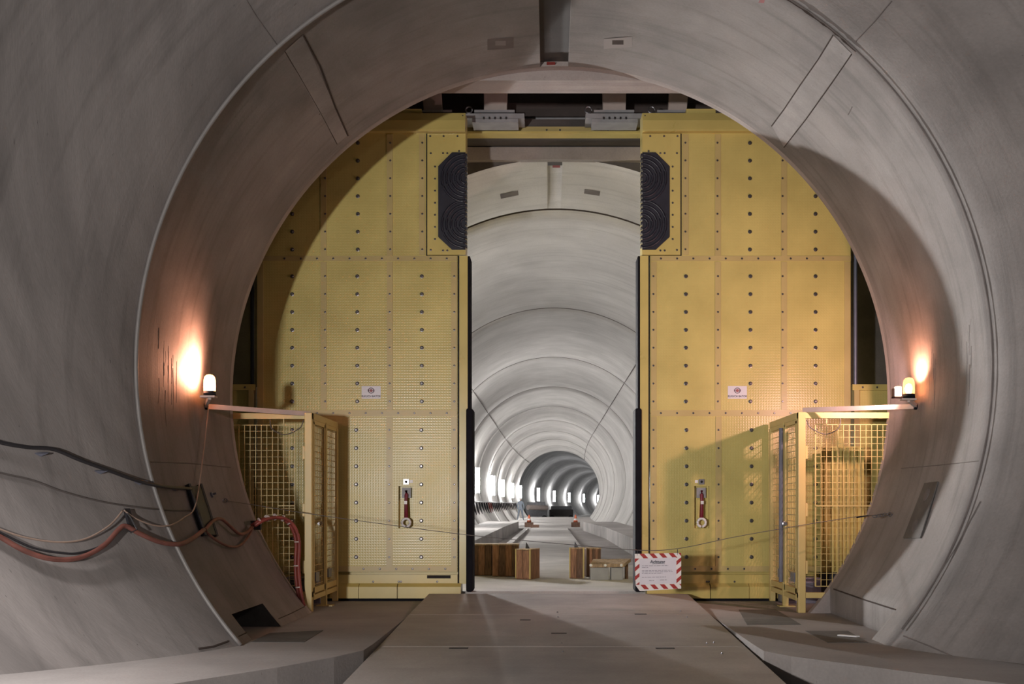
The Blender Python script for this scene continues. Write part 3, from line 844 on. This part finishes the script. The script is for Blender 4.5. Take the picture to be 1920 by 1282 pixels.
# ------------------------------------------------------------------ beacons
def beacon(side):
    s = -1 if side == 'left' else 1
    c = WP(393, 742, .17) if s < 0 else WP(1704, 747, .14)
    root = thing('warning_beacon', ('brightly glowing amber beacon on the left wall above a hanging cable' if s < 0 else 'amber beacon with black collar on the right wall beside a small lit lamp'), 'beacon', c)
    dome = M_dome if s < 0 else M_dome2
    MB().lathe(c, (0, 0, 1), [(.066, 0), (.066, .05)], 20).build('collar', M_black if s > 0 else M_dsteel, root, origin=c, smooth=True)
    prof = [(.062, .05), (.064, .10), (.062, .17), (.054, .205), (.036, .225), (.012, .232)]
    MB().lathe(c, (0, 0, 1), prof, 24).build('dome', dome, root, origin=c, smooth=True)
    MB().lathe(c + Vector((0, 0, .06)), (0, 0, 1), [(.012, 0), (.02, .03), (.024, .06), (.015, .09), (.004, .10)], 12).build('bulb', M_bulb if s < 0 else M_bulb, root, origin=c)
    MB().box(c.x - .09, c.x + .07, c.y - .05, c.y + .05, c.z - .02, c.z).build('base_plate', M_pink, root, origin=c)
    w = WP(385, 762, 0) if s < 0 else WP(1719, 762, 0)
    MB().bar(c + Vector((0, 0, -.02)), w + Vector((0, 0, 0)), .03, .04).build('bracket', M_pink, root, origin=c)
    MB().lathe(w, (s * -1, 0, 0), [(.035, -.01), (.035, .03)], 12).build('wall_fixing', M_black, root, origin=c)
    def spot(dirv, ang, en, off, col=(1, .42, .25)):
        ld = bpy.data.lights.new('beacon_light', 'SPOT'); ld.color = col; ld.energy = en; ld.shadow_soft_size = .035
        ld.spot_size = R(ang); ld.spot_blend = .6
        lo = bpy.data.objects.new('beacon_light', ld); C.objects.link(lo); lo.parent = root
        lo.location = Vector(off); lo.rotation_euler = Vector(dirv).to_track_quat('-Z', 'Y').to_euler()
    if s < 0:
        spot((-1, -.25, .25), 165, 150, (-.02, 0, .25))
        spot((1, .5, .1), 130, 6, (.03, 0, .25))
    else:
        spot((1, .1, .8), 150, 60, (0, 0, .26))
        spot((-.62, .80, -.03), 140, 210, (-.08, 0, .27), (1, .56, .50))
    return c, w
cl, wl = beacon('left'); cr_, wr = beacon('right')
# small lit lamp left of the right beacon
c = cr_ + Vector((-.125, -.02, .0))
sl = thing('small_lamp', 'small square white-lit lamp left of the right beacon', 'lamp', c)
MB().box(c.x - .035, c.x + .03, c.y - .03, c.y + .03, c.z + .02, c.z + .13).build('lens', simple('small_lamp_lens', (1, .9, .7), .4, var=0, emit=(1, .75, .42), estr=14), sl, origin=c, bevel=.01)
MB().box(c.x - .065, c.x + .045, c.y - .03, c.y + .035, c.z - .0, c.z + .02).build('holder', M_redf, sl, origin=c, bevel=.004)
MB().box(c.x - .065, c.x - .045, c.y - .03, c.y + .03, c.z + .0, c.z + .11).build('side_cap', M_redf, sl, origin=c, bevel=.004)
# stay arms from the wall to the fences
for s, w, lab in ((-1, wl, 'pale steel stay from the left wall to the left fence corner'), (1, wr, 'pale steel stay from the right wall to the right fence corner')):
    e = Vector((-2.95, 12.26, 2.43)) if s < 0 else Vector((3.1, 12.16, 2.47))
    a = w + Vector((-s * .03, 0, 0))
    o = MB().bar(a, e, .03, .055).build('stay_arm', M_pink, origin=a)
    tag(o, lab, 'arm')

# ------------------------------------------------------------------ cables and hoses on the left wall
def wcable(name, pxs, r, mat, label, off=None, n=8, cat='cable', extra=None):
    off = off if off is not None else r + .03
    pts = [WP(x, y, (o_[0] if o_ else off)) for (x, y, *o_) in pxs]
    pts = smoothline(pts, n)
    if extra: pts += extra
    o = MB().tube(pts, r, 10).build(name, mat, origin=pts[0], smooth=True)
    return tag(o, label, cat)
wcable('power_cable', [(-60, 810), (0, 829), (50, 838), (100, 842), (150, 862), (205, 882), (255, 900), (300, 911), (358, 916)], .017, M_bcable,
       'thick black cable running high along the left wall to the cable ladder', .05)
wcable('thin_cable', [(-60, 868), (0, 886), (60, 900), (120, 922), (200, 942), (290, 954), (362, 957)], .008, M_cable, 'thin grey cable lying against the left wall below the thick black cable', .012)
wcable('sagging_cable', [(-60, 965), (0, 992), (50, 1008), (110, 1016), (160, 1010), (205, 985), (230, 957)], .008, M_tcable, 'upper pale cable sagging in front of the left wall', .06)
wcable('sagging_cable', [(-60, 970), (0, 998), (60, 1026), (110, 1036), (150, 1036), (200, 1018), (232, 985)], .010, M_bcable, 'black cable sagging just above the thick red hose', .07)
wcable('sagging_cable', [(232, 956), (255, 972), (290, 985), (320, 984), (345, 970), (366, 948), (380, 860), (388, 790), (391, 762)], .007, M_tcable, 'pale thin cable hanging from the left beacon and looping to the wall bracket', .06)
wcable('drooping_hose', [(-60, 970), (0, 1006), (50, 1034), (100, 1048), (150, 1045), (195, 1022), (222, 993), (236, 986), (262, 1000), (300, 1016), (335, 1020), (360, 1010), (382, 993)], .022, M_redf,
      'thick faded red hose drooping in two bows along the left wall', .07, cat='hose')
wcable('drooping_hose', [(384, 994), (400, 976), (415, 973), (430, 985), (448, 1000), (462, 998), (474, 986)], .018, M_redf, 'faded red hose looping up between the cable ladder and the fence', .07, cat='hose')
wcable('drooping_hose', [(386, 996), (405, 1012), (430, 1024), (450, 1022), (466, 1005), (474, 988)], .014, M_redf, 'dark red hose sagging low between the cable ladder and the fence', .05, cat='hose')
# red hose arching in front of the fence to the floor
a = WP(474, 984, .08)
def hosepath(dx, dd):
    L_ = [(474, 985, a.y), (492, 974, 11.7), (515, 969, 11.9), (535, 973, 12.0), (550, 988, 12.05), (558, 1015, 12.08), (557, 1060, 12.09), (560, 1100, 12.10), (567, 1135, 12.12)]
    return [P(x + dx, y + abs(dx) * .3, D + dd) for x, y, D in L_]
ho = thing('fence_hose', 'pair of bright red hoses arching down in front of the left fence', 'hose', a)
for dx, dd in ((-3, 0), (3, -.03)):
    MB().tube(smoothline(hosepath(dx, dd), 8), .021, 10).build('hose', M_red, ho, origin=a, smooth=True)
mid = smoothline(hosepath(0, -.015), 8)
for k in (6, 11, 16, 22, 28, 40, 48, 56):
    p = mid[k]; q_ = mid[k + 1]; t_ = (q_ - p).normalized()
    m = MB().tube([p - t_ * .007, p + t_ * .007], .041, 12)
    m.build('cable_tie', M_pink, ho, origin=a)
# brackets
def bracket(px, py, label):
    p = WP(px, py, .0); q_ = WP(px + 14, py - 6, .07)
    t_ = WP(px - 12, py - 6, 0)
    o = MB().prism([t_, q_, p], (0, .02, .012)).build('cable_bracket', M_blue, origin=p)
    tag(o, label, 'bracket')
bracket(76, 856, 'leftmost grey bracket carrying the thick black cable')
bracket(188, 889, 'second grey bracket from the left under the thick black cable')
bracket(262, 909, 'dark grey bracket under the black cable just left of the grey bead')
bracket(328, 921, 'grey bracket under the black cable between the grey bead and the cable ladder')
w0, w1 = WP(231, 954, .0), WP(238, 992, .0)
hk = thing('cable_hook', 'dark steel hook holding the cables and the red hose left of the bead', 'hook', w1)
MB().bar(w0 + Vector((.03, 0, 0)), w1 + Vector((.05, 0, -.02)), .05, .03).build('plate', M_dsteel, hk, origin=w1)
MB().tube([w0 + Vector((.02, -.03, 0)), w0 + Vector((.09, -.05, -.08)), w1 + Vector((.11, -.05, 0)), w1 + Vector((.05, -.04, -.03))], .008, 6).build('loop', M_bcable, hk, origin=w1)
# cable ladder
a0, a1 = WP(352, 908, .03), WP(374, 908, .03); b0, b1 = WP(383, 1004, .03), WP(405, 1006, .03)
lad = thing('cable_ladder', 'black steel cable ladder bolted to the wall below the left beacon', 'ladder', b0)
MB().bar(a0, b0, .03, .05).build('side_rail', M_dsteel, lad, origin=b0)
MB().bar(a1, b1, .03, .05).build('side_rail', M_dsteel, lad, origin=b0)
MB().prism([a0.lerp(b0, .05), a1.lerp(b1, .05), b1.lerp(a1, .02), b0.lerp(a0, .02)], (.012, -.01, .01)).build('back_sheet', M_dsteel, lad, origin=b0)
for k in range(4):
    t_ = .15 + .23 * k
    MB().tube([a0.lerp(b0, t_), a1.lerp(b1, t_)], .012, 6).build('rung', M_dsteel, lad, origin=b0)
hp = WP(474, 985, .0)
o = MB().box(hp.x - .02, hp.x + .10, hp.y - .03, hp.y + .03, hp.z - .05, hp.z + .06).build('hose_clamp', M_dsteel, origin=hp, bevel=.006); tag(o, 'small dark clamp holding the red hoses at the wall edge', 'clamp')
hp = WP(396, 928, .0)
o = MB().lathe(hp, (1, 0, .4), [(.03, -.005), (.03, .02), (.012, .025), (.012, .06)], 10).build('wall_anchor', M_blue, origin=hp); tag(o, 'small dark anchor bolt in the left wall right of the cable ladder', 'anchor')

# ------------------------------------------------------------------ barrier wire and warning notice
eL, eR = WP(423, 938, .03), WP(1668, 964, .03)
for e, s, lab in ((eL, 1, 'steel eyelet in the left wall where the barrier wire starts'), (eR, -1, 'steel eyelet with a short chain in the right wall')):
    r_ = thing('wall_eyelet', lab, 'eyelet', e)
    MB().tube([e + Vector((s * (.0 + .02 * math.cos(R(30 * i))), 0, .02 * math.sin(R(30 * i)))) for i in range(13)], .006, 6).build('ring', M_steel, r_, origin=e)
    MB().lathe(e - Vector((s * .05, 0, 0)), (s, 0, 0), [(.018, 0), (.018, .02), (.006, .03)], 8).build('anchor', M_steel, r_, origin=e)
    if s < 0:
        for k in range(4):
            c = e + Vector((-.05 - .04 * k, -.005 * k, -.008 * k))
            MB().tube([c + Vector((.026 * math.cos(R(30 * i)), .004 * (k % 2), .013 * math.sin(R(30 * i)))) for i in range(13)], .005, 6).build('chain_link', M_steel, r_, origin=e)
wp = [eL, P(480, 947, 11.9), P(560, 960, 11.9), P(680, 977, 11.9), P(880, 1003, 11.9), P(1060, 1020, 11.9), P(1195, 1031, 11.88), P(1272, 1028, 11.88), P(1380, 1006, 11.88), P(1500, 985, 11.88), P(1610, 968, 11.9), eR]
o = MB().tube(smoothline(wp, 6), .0045, 6).build('barrier_wire', M_cable, origin=eL, smooth=True); tag(o, 'thin wire strung across the tunnel in front of both gates', 'wire')
o = MB().bar(P(1606, 970, 11.87), P(1628, 966, 11.87), .016).build('wire_clamp', M_black, origin=P(1617, 968, 11.87)); tag(o, 'short black clamp on the barrier wire beside the right fence', 'clamp')
DS = 11.88; scs = DS / F
def sp(u, v): # local notice coordinates in metres from its top left, slightly tilted
    x0, z0 = (1190 - VX) * scs, (VY - 1038) * scs + EZ
    return Vector((x0 + u + .0, DS - .01, z0 - v + u * .020))
W_, H_ = .553, .425
sg = thing('warning_notice', 'white warning notice with red and white striped border hanging on the barrier wire', 'sign', sp(W_ / 2, H_ / 2))
oo = wloc(sg)
def sq(m, pts, d=0, th=.0015, mi=0): m.prism([sp(u, v) + Vector((0, -d, 0)) for u, v in pts], (0, -th, 0), mi); return m
sq(MB(), [(0, 0), (W_, 0), (W_, H_), (.06, H_ + .02), (.01, H_ - .05)], 0, .003).build('board', M_signw, sg, origin=oo)
bw = .056
def clip(poly, f):     # keep the part where f >= 0
    out = []
    for i in range(len(poly)):
        p, q_ = poly[i], poly[(i + 1) % len(poly)]; a_, b_ = f(p), f(q_)
        if a_ >= 0: out.append(p)
        if a_ * b_ < 0:
            t = a_ / (a_ - b_); out.append((p[0] + (q_[0] - p[0]) * t, p[1] + (q_[1] - p[1]) * t))
    return out
m = MB()
for i in range(5):     # top and bottom: stripes lean to the right going down
    for v0 in (0, H_ - bw):
        u = .055 + i * .116 - (.0 if v0 == 0 else -.01)
        pl = [(u, v0), (u + .056, v0), (u + .056 + .05, v0 + bw), (u + .05, v0 + bw)]
        for f in (lambda p: p[0], lambda p: W_ - p[0]): pl = clip(pl, f)
        if len(pl) > 2: sq(m, pl, .003, .001)
for i in range(4):     # sides: stripes lean the other way
    for u0 in (0, W_ - bw):
        v = .01 + i * .108 + (.04 if u0 else .0)
        pl = [(u0, v + .045), (u0 + bw, v), (u0 + bw, v + .045), (u0, v + .095)]
        for f in (lambda p: p[1] - bw, lambda p: H_ - bw - p[1]): pl = clip(pl, f)
        if len(pl) > 2: sq(m, pl, .003, .001)
m.build('red_stripes', M_signr, sg, origin=oo)
pp = sq(MB(), [(.055, .058), (.49, .05), (.495, .36), (.06, .365)], .003, .002).build('paper', M_paper, sg, origin=oo)
textmesh('Achtung', 'lettering', .052, sp(.272, .100) + Vector((0, -.0075, 0)), M_ink, pp, bold=.001)
m = sq(MB(), [(.205, .122), (.338, .119), (.338, .122), (.205, .125)], .0055, .001)
m.build('underline', M_ink, pp, origin=oo)
for (v, u0, u1) in ((.142, .085, .40), (.162, .085, .16), (.200, .085, .44), (.215, .085, .45), (.232, .085, .33), (.278, .085, .37), (.318, .17, .23), (.314, .30, .38)):
    u = u0; m = MB()
    while u < u1:
        w = random.uniform(.018, .05); w = min(w, u1 - u)
        sq(m, [(u, v), (u + w, v), (u + w, v + .006), (u, v + .006)], .0055, .0006); u += w + .008
    m.build('text_line', M_inkg, pp, origin=oo)
for u in (.03, .51):
    top_ = sp(u, -.05 if u < .1 else -.045)
    MB().tube([sp(u, .02), top_], .004, 6).build('hanging_wire', M_dsteel, sg, origin=oo)

# ------------------------------------------------------------------ timber boxes in the gateway
def crate(px0, px1, pyt, pyb, D, depth, label, mats, rot=0, straps=True, clipm=False, planks=3):
    zb = .10; sc = D / F
    x0, x1 = (px0 - VX) * sc, (px1 - VX) * sc; h = (pyb - pyt) * sc; w = x1 - x0
    root = thing('timber_crate', label, 'crate', ((x0 + x1) / 2, D + depth / 2, zb), None)
    root.rotation_euler = (0, 0, R(rot))
    def loc(m, name, mat, bevel=.004):
        me_o = m.build(name, mat, root, origin=wloc(root) , bevel=bevel)
        me_o.location = (0, 0, 0); return me_o
    c = wloc(root)
    pw = w / planks
    for i in range(planks):
        xx = c.x - w / 2 + i * pw
        mt = mats[i % len(mats)]
        loc(MB().box(xx + .002, xx + pw - .002, c.y - depth / 2, c.y - depth / 2 + .03, zb + .012, zb + h - random.uniform(.01, .03)), 'front_plank', mt)
    loc(MB().box(c.x - w / 2, c.x + w / 2, c.y - depth / 2 + .03, c.y + depth / 2, zb, zb + h - .02), 'body', mats[0])
    loc(MB().box(c.x - w / 2 - .004, c.x + w / 2 + .004, c.y - depth / 2 - .002, c.y + depth / 2, zb + h - .02, zb + h), 'lid', M_woodl)
    if straps:
        loc(MB().box(c.x + w / 2 - .02, c.x + w / 2 + .006, c.y - depth / 2 - .006, c.y - depth / 2 + .02, zb + .01, zb + h), 'corner_strip', M_wstrap)
        loc(MB().box(c.x - w / 2 - .006, c.x - w / 2 + .014, c.y - depth / 2 - .006, c.y - depth / 2 + .02, zb + .01, zb + h), 'corner_strip', M_wstrap)
    if clipm:
        loc(MB().prism([(c.x - .04, c.y, zb + h), (c.x + .03, c.y, zb + h), (c.x - .03, c.y, zb + h + .10)], (0, .02, 0)), 'clip', M_dsteel, 0)
    return root
crate(884, 922, 1018, 1077, 17.0, .5, 'dark brown timber crate half hidden behind the left gate edge', [M_woodd, M_wood], 0, False)
crate(923, 972, 1020, 1081, 16.75, .5, 'wide brown timber crate, second from the left gate edge', [M_wood, M_woodd, M_wood, M_woodd], 0, False, planks=4)
crate(974, 1004, 1030, 1087, 16.15, .40, 'narrow reddish timber crate with a black clip, standing left of the gap', [M_wood, M_wood], -22, True, True, planks=2)
crate(1068, 1095, 1026, 1084, 16.35, .12, 'upright narrow timber crate standing right of the gap', [M_wood, M_woodd], 0, True, True, planks=2)
crate(1094, 1122, 1024, 1078, 16.75, .4, 'dark ribbed timber crate behind the low bench', [M_woodd, M_wood], 14, False, False, planks=5)
bn = thing('timber_bench', 'low pale plank bench on grey blocks between the crates and the notice', 'bench', (P(1143, 0, 16.1).x, 16.15, .1))
z_ = .1
MB().prism([P(1106, 1064, 16.0), P(1170, 1063, 16.0), P(1183, 1053, 16.5), P(1112, 1054, 16.5)], (0, 0, .055)).build('plank', M_woodl, bn, origin=wloc(bn), bevel=.006)
for (p0, p1) in ((1107, 1141), (1146, 1168)):
    a = P(p0, 0, 16.02).x; b = P(p1, 0, 16.02).x
    MB().box(a, b, 16.02, 16.3, .1, .10 + .20).build('block', M_grey, bn, origin=wloc(bn), bevel=.005)
MB().box(P(1172, 0, 16.3).x, P(1178, 0, 16.3).x, 16.3, 16.4, .1, .34).build('leg', M_woodd, bn, origin=wloc(bn))
for px in (1108, 1135, 1165):
    MB().lathe(P(px, 1063, 15.99) + Vector((0, 0, .03)), (0, -1, 0), [(.025, 0), (.02, .01)], 8).build('end_cap', M_white, bn, origin=wloc(bn))

# ------------------------------------------------------------------ far tunnel furniture
def lamp(D, i):
    a = 180 - 0; x = CX + cc(D) - RT * math.cos(math.asin((1.25 + EZ - CZ) / RT)) + .22; z = EZ + 1.2
    labs = {50: 'bright white tunnel lamp nearest to the left gate edge', 75: 'second white tunnel lamp from the left gate edge', 98: 'white tunnel lamp, just before the dark section',
            125: 'leftmost of the white lamps in the dark section', 150: 'second white lamp from the left in the dark section', 175: 'middle white lamp in the dark section',
            200: 'fourth white lamp in the dark section', 225: 'rightmost white lamp in the dark section', 64: 'white tunnel lamp in the bright cluster, the nearest of it', 87: 'white tunnel lamp in the bright cluster, the third of it', 21.0: 'unseen white lamp beside the square floodlight, added to brighten the tunnel mouth', 36: 'white tunnel lamp on the left wall beyond the gate edge'}
    r_ = thing('tunnel_lamp', labs[D], 'lamp', (x, D, z), 'white lamps on the tunnel wall')
    hh = .42 if D < 22 else .62 if D < 120 else .8
    MB().box(x - .10, x - .05, D - .18, D + .18, z - hh - .05, z + hh + .05).build('housing', M_grey, r_, origin=(x, D, z))
    MB().tube([(x, D - .02, z - hh), (x, D - .02, z + hh)], .17 if D > 120 else .15, 10).build('tube', M_lamp, r_, origin=(x, D, z), smooth=True)
for i, D in enumerate((21.0, 36, 50, 64, 75, 87, 98, 125, 150, 175, 200, 225)): lamp(D, i)  # nearest one is an unseen extra, added to brighten the tunnel mouth
# cable tray with hanging hooks on the left tunnel wall
tray = thing('cable_tray', 'grey cable tray with red and black hanging straps along the left tunnel wall', 'tray', (-3.6, 55, 1.2))
zc = EZ + .12
xt = CX - math.sqrt(RT ** 2 - (zc - CZ) ** 2) + .09
MB().tube([(xt, 30, zc), (xt, 60, zc), (xt + cc(75), 75, zc), (xt + cc(92), 92, zc)], .05, 6).build('rail', M_grey, tray, origin=(-3.6, 55, 1.2))
for k in range(26):
    D = 41 + 2.0 * k
    mt = M_red if k in (0, 9, 10) else M_dsteel
    MB().bar((xt + cc(D), D, zc), (xt + .1 + cc(D), D + .5, zc - .62), .10, .05).build('strap', mt, tray, origin=(-3.6, 55, 1.2))
# cones
def cone(x, D, z, label):
    r_ = thing('traffic_cone', label, 'cone', (x, D, z), 'cones at the end of the kerbs')
    MB().box(x - .24, x + .24, D - .2, D + .2, z, z + .26).build('base', M_woodd, r_, origin=(x, D, z))
    MB().lathe((x, D, z + .26), (0, 0, 1), [(.13, 0), (.09, .16), (.05, .36), (.03, .42)], 12).build('cone_body', M_orange, r_, origin=(x, D, z), smooth=True)
    MB().lathe((x, D, z + .38), (0, 0, 1), [(.108, 0), (.088, .09)], 12).build('white_band', M_white, r_, origin=(x, D, z))
cone(-1.12, 55, .06, 'orange cone on a dark block at the left kerb end')
cone(1.45, 55, .06, 'orange cone on a dark block at the right kerb end')
# wood sleeper beside left cone
o = MB().box(-1.0, -.55, 53.4, 53.6, .06, .22).build('timber_block', M_woodd, origin=(-.8, 53.5, .06)); tag(o, 'low dark timber block right of the left cone', 'block')
# machinery in the dark section
def mach(px0, px1, py0, py1, D, mat, name, label, cat, kind=0):
    a, b = P(px0, py0, D), P(px1, py1, D)
    r_ = thing(name, label, cat, ((a.x + b.x) / 2, D, -.75))
    if kind == 0:
        MB().box(a.x, b.x, D, D + 2, b.z, a.z).build('body', mat, r_, origin=wloc(r_), bevel=.08)
        MB().box(a.x + .2, b.x - .2, D + .2, D + 1.8, a.z, a.z + .4).build('cover', M_grey, r_, origin=wloc(r_), bevel=.05)
        for x in (a.x + .3, b.x - .3):
            MB().lathe((x, D - .1, max(b.z, -.35)), (0, 1, 0), [(.35, 0), (.35, .3)], 16).build('wheel', M_black, r_, origin=wloc(r_))
    return r_
mach(985, 1026, 948, 972, 108, M_grey, 'site_trailer', 'grey machine parked low in the dark section behind the left cone', 'machine')
mach(1030, 1075, 955, 975, 118, M_scratch, 'site_wagon', 'long dark wagon low in the middle of the dark section', 'machine')
o = MB().tube([P(990, 951, 104), P(1025, 952, 106)], .28, 10).build('pale_pipe', M_pink, origin=P(990, 951, 104)); tag(o, 'pale long pipe lying on top of the grey machine', 'pipe')

# worker, a small blurred figure at the left
def person(x, D, z, label):
    root = thing('person', label, 'person', (x, D, z))
    J = {'pel': (0, 0, .95), 'sp': (0, 0, 1.15), 'ch': (0, 0, 1.38), 'nk': (0, -.01, 1.50), 'hd': (0, -.03, 1.62), 'tp': (0, -.03, 1.72),
         'sl': (-.17, 0, 1.42), 'el': (-.26, -.03, 1.15), 'hl': (-.24, -.15, .92), 'sr': (.17, 0, 1.42), 'er': (.27, -.02, 1.14), 'hr': (.27, -.12, .90),
         'hpl': (-.10, 0, .90), 'kl': (-.16, -.05, .50), 'al': (-.24, .0, .09), 'tl': (-.25, -.14, .04), 'hpr': (.10, 0, .90), 'kr': (.15, -.06, .50), 'ar': (.22, .05, .09), 'tr': (.24, -.09, .04)}
    rad = {'pel': .15, 'sp': .14, 'ch': .16, 'nk': .06, 'hd': .095, 'tp': .07, 'sl': .08, 'el': .055, 'hl': .04, 'sr': .08, 'er': .055, 'hr': .04,
           'hpl': .11, 'kl': .075, 'al': .05, 'tl': .045, 'hpr': .11, 'kr': .075, 'ar': .05, 'tr': .045}
    ed = [('pel', 'sp'), ('sp', 'ch'), ('ch', 'nk'), ('nk', 'hd'), ('hd', 'tp'), ('ch', 'sl'), ('sl', 'el'), ('el', 'hl'), ('ch', 'sr'), ('sr', 'er'), ('er', 'hr'),
          ('pel', 'hpl'), ('hpl', 'kl'), ('kl', 'al'), ('al', 'tl'), ('pel', 'hpr'), ('hpr', 'kr'), ('kr', 'ar'), ('ar', 'tr')]
    # fingers
    for s_, h in ((-1, 'hl'), (1, 'hr')):
        hx, hy, hz = J[h]
        for f in range(4):
            k = '%s_f%d' % (h, f); J[k] = (hx + s_ * .0, hy - .045 + .025 * f, hz - .11 - .01 * (f in (1, 2))); rad[k] = .009; ed.append((h, k))
        k = h + '_t'; J[k] = (hx - s_ * .01, hy - .07, hz - .05); rad[k] = .01; ed.append((h, k))
    ks = list(J); me = bpy.data.meshes.new('body'); me.from_pydata([J[k] for k in ks], [(ks.index(a_), ks.index(b_)) for a_, b_ in ed], [])
    me.materials.append(M_cloth)
    o = bpy.data.objects.new('body', me); C.objects.link(o); o.parent = root
    md = o.modifiers.new('skin', 'SKIN'); o.modifiers.new('sub', 'SUBSURF').levels = 1
    for i, k in enumerate(ks):
        me.skin_vertices[0].data[i].radius = (rad[k], rad[k]); me.skin_vertices[0].data[i].use_root = (k == 'pel')
    hm = MB().lathe((0, -.03, 1.66), (0, 0, 1), [(.135, 0), (.12, .03), (.105, .09), (.06, .13), (.01, .14)], 14).build('helmet', M_white, None)
    hm.parent = root
    fc = MB().lathe((0, -.085, 1.60), (0, -1, 0), [(.075, 0), (.06, .03), (.02, .045)], 10).build('face', M_skin, None); fc.parent = root
    return root
person(P(976, 0, 80).x, 80, .06, 'person in grey work clothes standing at the left of the far tunnel')

# ------------------------------------------------------------------ lights
def area(name, loc, target, size, power, col, spread=None):
    l = bpy.data.lights.new(name, 'AREA'); l.energy = power; l.color = col; l.size = size; l.shape = 'DISK'
    if spread: l.spread = R(spread)
    o = bpy.data.objects.new(name, l); C.objects.link(o); o.location = loc
    o.rotation_euler = (Vector(target) - Vector(loc)).to_track_quat('-Z', 'Y').to_euler()
    return o
area('work_lamp', (-4.05, -2.0, 1.6), (2.2, 13.8, 3.6), .4, 200, (1, .95, .90), 75)
area('work_lamp_low', (-5.9, 6.0, 4.2), (-3.9, 6.9, 0), .3, 46, (1, .95, .92), 60)
area('work_lamp_right', (1.5, -3.0, 3.0), (1.5, 12, 3), .5, 40, (1, .93, .88))
fl = thing('flood_lamp', 'square white floodlight on the left tunnel wall behind the left gate', 'lamp', (-3.62, 20.2, 2.6))
MB().box(-3.72, -3.64, 20.0, 20.4, 2.4, 2.8).build('housing', M_grey, fl, origin=(-3.62, 20.2, 2.6), bevel=.01)
area('flood_light', (-3.60, 20.1, 2.6), (1.8, 12.2, 3.0), .3, 215, (1, .97, .95), 62)
w = bpy.data.worlds.new('World'); bpy.context.scene.world = w; w.use_nodes = True
w.node_tree.nodes['Background'].inputs[0].default_value = (.02, .018, .02, 1)

# ------------------------------------------------------------------ camera
cam = bpy.data.cameras.new('Camera'); co = bpy.data.objects.new('Camera', cam); C.objects.link(co)
co.location = (0, 0, EZ); co.rotation_euler = (R(90), 0, 0)
cam.sensor_width = 36; cam.lens = F / 1920 * 36
cam.shift_x = -(VX - 960) / 1920; cam.shift_y = (VY - 641) / 1920
cam.clip_end = 600
sc = bpy.context.scene; sc.camera = co
sc.view_settings.view_transform = 'Standard'; sc.view_settings.look = 'None'; sc.view_settings.gamma = 1
sc.view_settings.use_curve_mapping = False; sc.view_settings.exposure = 0.0
